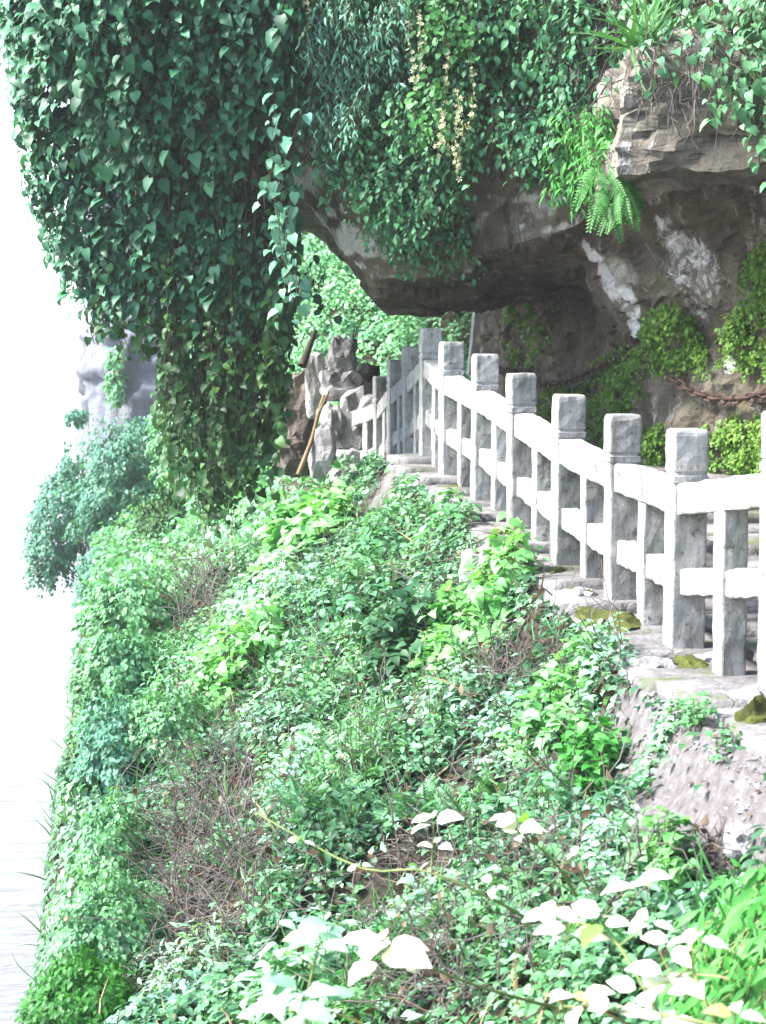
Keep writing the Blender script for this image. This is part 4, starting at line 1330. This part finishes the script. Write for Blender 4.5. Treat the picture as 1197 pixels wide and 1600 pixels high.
# ------------------------------------------------------------------ the bank
def ground_cover():
    lv_ = Leaves()
    n = 100000
    Y = 5.0 + 17 * rng.random(n) ** 0.95
    d = rng.uniform(0.42, 3.55, n)
    X = 1.49 - 0.144 * (Y - 10.1) - d
    keep, Z = [], np.zeros(n)
    bareP = [(px_ground(1110, 1240), .5), (px_ground(1140, 1150), .42), (px_ground(1100, 1080), .42), (px_ground(1180, 1060), .5), (px_ground(1060, 1300), .25), (px_ground(1170, 1290), .35),
             (px_ground(600, 765), .5), (px_ground(645, 1390), .3), (px_ground(790, 1070), .22), (px_ground(330, 1330), .3), (px_ground(330, 1430), .36), (px_ground(370, 1250), .2), (px_ground(1110, 1370), .2)]
    for i in range(n):
        x, y = X[i], Y[i]
        k = True
        for p, r in bareP:
            q = math.hypot(x - p.x, y - p.y) / r
            if q < 1 and rng.random() > .06 + .5 * q ** 3: k = False; break
        c = noise.noise(Vector((x * 1.3, y * 1.3, 3.0))) + .5 * noise.noise(Vector((x * 4, y * 4, 7.0)))
        if k and c < -.5 and rng.random() < .5: k = False
        keep.append(k)
        Z[i] = ground(x, y) + max(0.015, (.1 + .16 * c) * (rng.random() ** .5)) + (.1 if d[i] > 2.9 else 0) * rng.random()
    keep = np.array(keep)
    P = np.stack([X, Y, Z], 1)
    edge = np.clip((d - 2.7) / .5, 0, 1)[:, None]
    Nr = nrm(UP[None] * .75 + LIGHT[None] * .45 + randdir(n) * .55 - edge * np.array([[.6, .2, 0]]))
    Tp = nrm(randdir(n) * np.array([1, 1, .4]) + np.array([[-.35, -.2, -.35]]) - edge * np.array([[.3, 0, .8]]))
    S = rng.uniform(.03, .075, n)
    kind = np.array([noise.noise(Vector((x * .9 + 9, y * .9, 1.0))) for x, y in zip(X, Y)]) + rng.normal(0, .22, n)
    for nm, msk, mt, tp, lab in (('leafy_ground_cover', keep & (kind > .1), 'bank', 'ovate', 'small green leaves carpeting the bank'),
                                 ('dark_ground_cover', keep & (kind < -.12), 'bank_dark', 'ovate', 'darker low leaves carpeting parts of the bank'),
                                 ('pale_ground_cover', keep & (kind >= -.12) & (kind <= .1), 'bank_pale', 'tiny', 'fine pale leaves carpeting parts of the bank')):
        o = bpy.data.objects.new(nm, leaves_mesh(nm, P[msk], Tp[msk], Nr[msk], S[msk], tp, L[mt]))
        link(o); tag(o, lab, 'ground cover', kind='stuff')
    nf = 16000
    Yf = 20.0 + 20 * rng.random(nf); df = rng.uniform(-.5, 3.6, nf); Xf_ = 1.49 - 0.144 * (Yf - 10.1) - df
    Zf = np.array([ground(a, b) for a, b in zip(Xf_, Yf)]) + rng.uniform(.02, .3, nf)
    Pf = np.stack([Xf_, Yf, Zf], 1)
    o = bpy.data.objects.new('far_ground_cover', leaves_mesh('far_ground_cover', Pf, nrm(randdir(nf) + np.array([[-.3, -.3, -.3]])), nrm(UP[None] + randdir(nf) * .6), rng.uniform(.06, .13, nf), 'ovate', L['far']))
    link(o); tag(o, 'green leaves covering the bank beyond the rubble', 'ground cover', kind='stuff')
    # grass and straw
    n = 9000
    Y = 5.0 + 15 * rng.random(n); d = rng.uniform(.45, 3.3, n); X = 1.49 - .144 * (Y - 10.1) - d
    P = np.stack([X, Y, [ground(a, b) for a, b in zip(X, Y)]], 1)
    Tp = nrm(UP[None] * .8 + randdir(n) * .7); Nr = nrm(randdir(n) + np.array([[0, -.6, .3]]))
    S = rng.uniform(.12, .32, n)
    free = np.ones(n, bool)
    for p, r in bareP[:7]: free &= np.hypot(X - p.x, Y - p.y) > r * 1.1
    k = np.array([noise.noise(Vector((a * 1.4, b * 1.4, 11))) for a, b in zip(X, Y)]) > .02
    for nm, msk, mt, lab in (('bank_grass', k & free, 'grass', 'thin grass scattered over the bank'), ('bank_straw', ~k & free & (rng.random(n) < .1), 'straw', 'dry straw scattered over the bank')):
        o = bpy.data.objects.new(nm, leaves_mesh(nm, P[msk], Tp[msk], Nr[msk], S[msk], 'blade', L[mt]))
        link(o); tag(o, lab, 'grass', kind='stuff')
ground_cover()

PLANTS = [
    # px, py, rpx, height m, leaves, leaf size, template, mat, name, label, singles
    (470, 855, 72, .3, 420, .135, 'heart', 'bank_bright', 'leafy_plant', 'bright large-leaved plant below the rubble pile', 300),
    (375, 850, 50, .36, 420, .1, 'ovate', 'bank_pale', 'leafy_plant', 'pale bluish bush beside the foot of the hanging vine', 200),
    (330, 900, 60, .35, 420, .085, 'ovate', 'bank_pale', 'leafy_plant', 'pale fine-leaved plant at the far left edge of the bank', 150),
    (600, 870, 62, .25, 420, .08, 'ovate', 'bank', 'leafy_plant', 'green creeper mat right of the bright large-leaved plant', 200),
    (690, 860, 50, .24, 300, .075, 'ovate', 'bank', 'leafy_plant', 'green creeper growing up to the far railing steps', 150),
    (790, 895, 45, .22, 260, .05, 'ovate', 'cliff_fern', 'leafy_plant', 'olive small-leaved plant against the stone steps', 100),
    (420, 950, 85, .28, 480, .085, 'ovate', 'bank_pale', 'leafy_plant', 'pale creeper below the bright large-leaved plant', 250),
    (540, 960, 70, .26, 360, .075, 'ovate', 'bank', 'leafy_plant', 'green weeds in the upper middle of the bank', 150),
    (620, 1030, 70, .32, 420, .085, 'heart', 'bank_dark', 'leafy_plant', 'darker green plant in the centre of the bank', 200),
    (750, 990, 95, .28, 500, .09, 'heart', 'bank_bright', 'leafy_plant', 'wide bright pale-green plant below the middle steps', 300),
    (370, 1070, 80, .34, 420, .09, 'heart', 'bank_bright', 'leafy_plant', 'bright leafy plant at the left shoulder of the bank', 250),
    (480, 1110, 70, .24, 360, .06, 'ovate', 'bank', 'leafy_plant', 'low green weeds left of the bank centre', 100),
    (700, 1130, 70, .22, 360, .05, 'ovate', 'bank_pale', 'leafy_plant', 'fine pale weeds below the darker centre plant', 100),
    (870, 1140, 80, .26, 520, .06, 'heart', 'bank_bright', 'leafy_plant', 'bright leafy mat left of the bare earth', 300),
    (930, 1070, 55, .18, 300, .055, 'ovate', 'bank_pale', 'leafy_plant', 'pale creeper just below the moss cushion', 150),
    (915, 1240, 55, .2, 420, .06, 'heart', 'lance', 'leafy_plant', 'fresh green creeper at the left edge of the bare earth', 300),
    (850, 1300, 70, .2, 400, .05, 'ovate', 'bank', 'leafy_plant', 'green creeper under the bright leafy mat', 150),
    (560, 1230, 95, .3, 620, .06, 'lance', 'bank', 'leafy_plant', 'feathery dark green weeds above the dark hollow', 200),
    (520, 1330, 70, .26, 420, .055, 'ovate', 'bank_dark', 'leafy_plant', 'dark weeds left of the dark hollow', 150),
    (740, 1330, 50, .2, 320, .05, 'ovate', 'bank', 'leafy_plant', 'small-leaved creeper right of the dark hollow', 150),
    (960, 1350, 60, .16, 320, .045, 'ovate', 'bank_pale', 'leafy_plant', 'pale small-leaved creeper below the bare earth', 150),
    (1040, 1390, 40, .2, 260, .055, 'heart', 'bank_bright', 'leafy_plant', 'bright green tuft under the lip of bare earth', 200),
    (760, 1480, 90, .2, 480, .045, 'ovate', 'bank', 'leafy_plant', 'low creeper between the two white-leaved sprays', 150),
    (900, 1560, 80, .2, 380, .05, 'ovate', 'bank', 'leafy_plant', 'green leaves under the large white-leaved spray', 150),
    (600, 1580, 80, .22, 420, .06, 'lance', 'fern', 'leafy_plant', 'green weeds at the bottom below the white leaf rosette', 150),
    (1085, 1140, 22, .1, 90, .045, 'ovate', 'bank', 'leafy_plant', 'small weed growing on the bare earth', 80),
    (1040, 1160, 26, .1, 100, .04, 'ovate', 'bank_pale', 'leafy_plant', 'small pale weed at the edge of the bare earth', 80),
    (1130, 1170, 18, .08, 50, .04, 'ovate', 'bank', 'leafy_plant', 'tiny weed below the nearest railing foot', 40),
    (300, 1560, 70, .25, 380, .085, 'lance', 'bank_pale', 'leafy_plant', 'long-leaved plant at the bottom left', 200),
    (480, 1570, 60, .3, 150, .12, 'ovate', 'bank_pale', 'leafy_plant', 'big pale blue-green leaves at the bottom centre left', 150),
    (440, 1260, 50, .25, 380, .055, 'ovate', 'bank_pale', 'leafy_plant', 'pale green weeds right of the dry tangle', 100),
    (300, 1250, 45, .25, 320, .055, 'ovate', 'bank', 'leafy_plant', 'green weeds at the top of the dry tangle', 100),
    (420, 1480, 40, .25, 300, .055, 'ovate', 'bank', 'leafy_plant', 'green weeds between dry tangle and big pale leaves', 100),
    (660, 1200, 60, .24, 420, .05, 'ovate', 'bank', 'leafy_plant', 'soft green weeds in the middle right of the feathery weeds', 100),
    (790, 1180, 60, .22, 420, .05, 'ovate', 'bank_pale', 'leafy_plant', 'soft pale weeds below the eroded patch', 100),
    (660, 1480, 50, .22, 300, .05, 'ovate', 'bank_pale', 'leafy_plant', 'pale weeds right of the white leaf rosette', 100),
    (400, 1150, 40, .2, 200, .05, 'ovate', 'bank_pale', 'leafy_plant', 'pale weeds above the dry tangle', 80),
]
for (px, py, rpx, hm, n, sz, tp, mt, nm, lab, sg) in PLANTS:
    mound(px, py, rpx, hm * 1.35, int(n * 1.25), sz, tp, L[mt], nm, lab, singles=sg)

for px, py, lab in ((590, 1235, 'feathery fern in the weeds above the dark hollow'), (515, 1290, 'feathery fern left of the twig with small white leaves'), (690, 1300, 'feathery fern hanging over the dark hollow'), (640, 1000, 'feathery fern in the dark centre of the bank'), (600, 1570, 'feathery fern at the bottom below the white rosette')):
    g = px_ground(px, py)
    root = empty('bank_fern', tuple(g)); tag(root, lab, 'fern', 'ferns on the bank')
    lv_ = Leaves()
    for k in range(9):
        p = np.array(g) + np.array([random.gauss(0, .1), random.gauss(0, .12), 0]); p[2] = ground(p[0], p[1]) + .06
        nfr = 9
        lv_.add(np.tile(p, (nfr, 1)), nrm(randdir(nfr) * np.array([1, 1, .3]) + np.array([[0, 0, .75]])), nrm(UP[None] + randdir(nfr) * .4), rng.uniform(.13, .26, nfr))
    put_leaves(root, lv_, 'frond', L['bank'], 300, single_name='frond')
tangle_pts = [(300, 900), (560, 780), (800, 900), (980, 1050), (980, 1330), (1050, 1420), (900, 1600), (200, 1600), (220, 1200)]

# shrubs on the outer edge of the bank, hanging over the river
for (px, py, Y, rpx, rpy, n, sz, mt, lab) in [
        (215, 965, 20.5, 85, 60, 1800, .09, 'bank', 'green shrub on the outer edge under the far bushes'),
        (190, 1060, 17.5, 70, 80, 1900, .08, 'bank', 'fine green shrub on the outer edge of the bank'),
        (265, 1150, 15.5, 80, 80, 1600, .065, 'bank', 'leafy shrub beside the dry tangle'),
        (180, 1190, 15.2, 62, 100, 1900, .065, 'far_blue', 'bluish shrub overhanging the river at mid left'),
        (180, 1330, 13.0, 55, 80, 1700, .055, 'bank', 'green shrub overhanging the river left of the dry tangle'),
        (170, 1450, 11.8, 85, 80, 2000, .055, 'bank', 'leafy shrub on the lower outer edge of the bank'),
        (130, 1570, 10.8, 85, 70, 2000, .055, 'fern', 'bright green shrub in the bottom left corner')]:
    Y = min(Y, px_ground(px + 45, py).y - .25)
    r = far_bush(px, py, Y, rpx, rpy, int(n * 2.6), sz * .68, L[mt], lab, name='edge_shrub', depth=.5)
for o in COL.objects:
    if o.name.startswith('edge_shrub'): o['group'] = 'shrubs on the outer edge of the bank'; o['category'] = 'shrub'

# dry tangle
def tangle(poly, n, name, label, ln=(.2, .6), mat='twig', h=.25):
    root = None
    tb = Tubes(); lv_ = Leaves()
    for px, py in sample_poly(poly, n):
        p = px_ground(px, py)
        if root is None: root = empty(name, tuple(p)); tag(root, label, 'twigs', kind='stuff')
        a = np.array(p) + np.array([random.gauss(0, .05), random.gauss(0, .05), random.uniform(0, h)])
        d = nrm(np.array([random.gauss(0, .7), random.gauss(0, .5), random.gauss(.1, .7)]))
        l_ = random.uniform(*ln)
        bend = randdir(1)[0] * l_ * .25
        pts = [a + d * l_ * t + bend * math.sin(t * math.pi) + randdir(1)[0] * .012 for t in np.linspace(0, 1, 6)]
        tb.add(pts, random.uniform(.0025, .006), .0015, 3)
        if random.random() < .3:
            q = pts[random.randrange(6)]
            lv_.add(q[None], randdir(1), randdir(1), np.array([random.uniform(.03, .06)]))
    link(bpy.data.objects.new('twigs', tb.mesh('twigs', M[mat], root)), root)['kind'] = 'stuff'
    put_leaves(root, lv_, 'ovate', L['dry'], 0, part='dead_leaves')
tangle([(320, 1210), (400, 1200), (410, 1300), (395, 1420), (400, 1540), (270, 1540), (245, 1400), (255, 1310)], 850, 'dry_tangle', 'grey-brown tangle of dry twigs on the lower left bank', h=.18)
tangle([(300, 920), (350, 900), (330, 1000), (270, 1010)], 260, 'dry_tangle', 'dry twigs on the far left shoulder of the bank')
tangle([(600, 1500), (720, 1470), (760, 1600), (620, 1600)], 420, 'dry_tangle', 'dry stalks at the bottom below the white leaf rosette', ln=(.1, .3), h=.15)
tangle([(770, 1020), (850, 1030), (830, 1090), (750, 1090)], 200, 'dry_tangle', 'dry roots in the eroded patch under the wide bright plant', ln=(.1, .3), h=.05)
tangle([(1080, 1340), (1180, 1330), (1120, 1400), (1070, 1400)], 220, 'dry_tangle', 'dry roots under the lip of the bare earth', ln=(.08, .22), h=.05)
tangle([(780, 1330), (900, 1320), (900, 1400), (800, 1420)], 250, 'dry_tangle', 'dry stalks right of the dark hollow', ln=(.08, .25), h=.1)
tangle([(620, 1290), (690, 1280), (690, 1460), (610, 1470)], 200, 'dry_tangle', 'dead stalks inside the dark hollow', ln=(.08, .25), h=.1)

tangle(tangle_pts, 1300, 'dry_stalks', 'thin dry stalks scattered through the plants on the bank', ln=(.12, .4), h=.22)

# fallen leaves and chips on the bare earth
def litter():
    root = empty('leaf_litter', tuple(px_ground(1100, 1220))); tag(root, 'brown fallen leaves scattered on the bare earth', 'leaves', kind='stuff')
    lv_ = Leaves()
    for px, py in sample_poly([(1020, 1140), (1190, 1100), (1197, 1320), (1040, 1330), (1000, 1240)], 80):
        p = np.array(px_ground(px, py)) + np.array([0, 0, .012])
        lv_.add(p[None], nrm(randdir(1) * np.array([1, 1, .1])), nrm(UP[None] + randdir(1) * .35), np.array([random.uniform(.02, .042)]))
    put_leaves(root, lv_, 'ovate', L['dry'], 0, part='fallen_leaves')
    tb = bmesh.new()
litter()
def gravel():
    V0 = []
    P = [np.array(px_ground(px, py)) for px, py in sample_poly([(1000, 1050), (1197, 1040), (1197, 1320), (1030, 1330), (1000, 1240)], 700)]
    bm = bmesh.new(); bmesh.ops.create_icosphere(bm, subdivisions=1, radius=1)
    base = np.array([v.co[:] for v in bm.verts]); fc_ = np.array([[v.index for v in f.verts] for f in bm.faces]); bm.free()
    Vs, Fs = [], []
    for k, p in enumerate(P):
        s = random.uniform(.004, .013) * (1 if random.random() < .95 else 2)
        q = base * (1 + .3 * rng.normal(size=(len(base), 1))) * s * np.array([1, 1, .6])
        Vs.append(q + p); Fs.append(fc_ + k * len(base))
    o = bpy.data.objects.new('gravel', np_mesh('gravel', np.concatenate(Vs), [np.concatenate(Fs)], M['boulder_pale'], smooth=False))
    link(o); tag(o, 'loose pale gravel on the bare earth', 'gravel', kind='stuff')
gravel()

# lance-leaved shrub at the lower right
def lance_shrub():
    root = empty('lance_leaved_shrub', tuple(px_ground(1160, 1598)))
    tag(root, 'bright green willow-leaved shrub at the lower right corner', 'shrub')
    lv_, tb = Leaves(), Tubes()
    for k in range(330):
        px, py = random.uniform(1080, 1260), random.uniform(1350, 1640)
        if (1150 - px) * 2.2 > py - 1350: continue
        g = px_ground(px, py)
        p = at(px, py, g.y - random.uniform(.15, .5))
        strand(lv_, tb, np.array(p), nrm(np.array([-.5, -.7, .2])), random.uniform(.1, .3), .1, .014, standoff=.06, up=.4, jit=.5)
    put_leaves(root, lv_, 'lance', L['lance'], 300)
    stuffp(bpy.data.objects.new('stems', tb.mesh('stems', M['stem_green'], root)), root)
lance_shrub()

# ------------------------------------------------------------------ pale-leaved sprays in the foreground
def spray(name, label, stem_px, rosettes, Y, leaf, mat='white'):
    """stem_px: list of (px,py,Y); rosettes: (px,py,n,size,Y)"""
    base = px_ground(stem_px[0][0], min(stem_px[0][1] + 60, 1660))
    root = empty(name, tuple(base)); tag(root, label, 'shrub', 'pale-leaved sprays in the foreground')
    tb = Tubes()
    pts = catmull([tuple(at(*s)) for s in stem_px], 16)
    tb.add(pts, .006, .0025, 5)
    lw, lg = Leaves(), Leaves()
    for (px, py, n, size, Yr) in rosettes:
        c = np.array(at(px, py, Yr))
        i = np.argmin(np.linalg.norm(pts - c, axis=1))
        m_ = (pts[i] + c) / 2 + np.array([0, 0, -.01])
        tb.add([pts[i], m_, c], .0035, .002, 4)
        a0 = random.uniform(0, 6.28)
        for j in range(n):
            a = a0 + j * 2 * math.pi / n + random.uniform(-.35, .35)
            tip = nrm(np.array([math.cos(a), math.sin(a) * .8, random.uniform(-.3, .3)]))
            nr = nrm(np.array([-.45, -.3, .8]) + randdir(1)[0] * .22)
            (lg if random.random() < .1 else lw).add((c + tip * .012 + np.array([0, 0, random.uniform(-.02, .02)]))[None], tip[None], nr[None], np.array([size * random.uniform(.9, 1.3)]))
    put_leaves(root, lw, leaf, L[mat], 300)
    if lg.P: put_leaves(root, lg, leaf, L['whitegreen'], 300)
    link(bpy.data.objects.new('stem', tb.mesh('stem', M['stem_green'], root)), root)
spray('pale_spray', 'white-leaved rosette at the bottom centre', [(870, 1575, 5.9), (760, 1545, 5.7), (670, 1510, 5.6), (600, 1470, 5.5)],
      [(602, 1472, 5, .12, 5.5), (590, 1490, 3, .11, 5.45), (640, 1495, 2, .06, 5.5)], 5.5, 'ovate')
spray('pale_spray', 'thin twig with small white leaves above the dark hollow', [(830, 1440, 6.6), (760, 1400, 6.5), (660, 1360, 6.5), (560, 1355, 6.6), (400, 1270, 6.9)],
      [(678, 1285, 5, .07, 6.5), (682, 1315, 3, .05, 6.5), (770, 1380, 3, .05, 6.5), (560, 1350, 3, .035, 6.6), (470, 1310, 3, .035, 6.7)], 6.5, 'ovate')
spray('pale_spray', 'pair of white leaves over the creeper right of centre', [(900, 1400, 6.9), (860, 1340, 6.8), (805, 1295, 6.7)],
      [(810, 1285, 5, .085, 6.7), (815, 1305, 3, .08, 6.7), (905, 1335, 3, .05, 6.8)], 6.7, 'ovate')
spray('pale_spray', 'large white-leaved spray at the lower right', [(1060, 1640, 5.6), (1010, 1550, 5.6), (960, 1470, 5.7), (900, 1440, 5.8), (850, 1440, 5.9)],
      [(860, 1428, 4, .085, 5.8), (890, 1458, 4, .085, 5.8), (940, 1442, 4, .085, 5.75), (992, 1385, 4, .085, 5.9), (1015, 1435, 3, .075, 5.7)], 5.8, 'ovate')
spray('pale_spray', 'white-leaved branch nearest the right corner shrub', [(1140, 1640, 5.3), (1100, 1560, 5.3), (1080, 1500, 5.4), (1090, 1450, 5.5)],
      [(1090, 1460, 4, .085, 5.5), (1050, 1478, 3, .08, 5.4), (1040, 1528, 4, .085, 5.4), (1000, 1545, 3, .08, 5.4), (1085, 1550, 3, .07, 5.3)], 5.4, 'ovate')
spray('pale_spray', 'low branch of white leaves along the bottom edge', [(1190, 1620, 5.2), (1060, 1590, 5.3), (960, 1580, 5.4), (880, 1572, 5.5)],
      [(960, 1575, 4, .075, 5.4), (905, 1565, 4, .075, 5.4), (1150, 1575, 4, .07, 5.2), (1040, 1590, 4, .08, 5.3), (890, 1550, 2, .05, 5.4)], 5.4, 'ovate')
spray('pale_spray', 'pale blue-green big leaves left of the white rosette', [(480, 1640, 5.8), (480, 1560, 5.8), (500, 1470, 5.9)],
      [(500, 1465, 5, .09, 5.9), (470, 1545, 4, .1, 5.8), (455, 1580, 4, .1, 5.7), (500, 1560, 3, .08, 5.8)], 5.8, 'ovate', mat='bank_pale')

# ------------------------------------------------------------------ haze
m, nt, out = mat_new('haze')
pv = N(nt, 'ShaderNodeVolumePrincipled')
pv.inputs['Color'].default_value = (0.96, 0.97, 1, 1)
pv.inputs['Density'].default_value = 0.0006
nt.links.new(pv.outputs[0], out.inputs['Volume'])
hb = bmesh.new(); bmesh.ops.create_cube(hb, size=1.0)
for v in hb.verts: v.co = Vector((v.co.x * 6200, v.co.y * 6200, -11 + (v.co.z + .5) * 24))
hme = bpy.data.meshes.new('haze'); hb.to_mesh(hme); hb.free(); hme.materials.append(m)
haze = link(bpy.data.objects.new('haze', hme))
tag(haze, 'thin river haze filling the air', 'haze', kind='stuff')
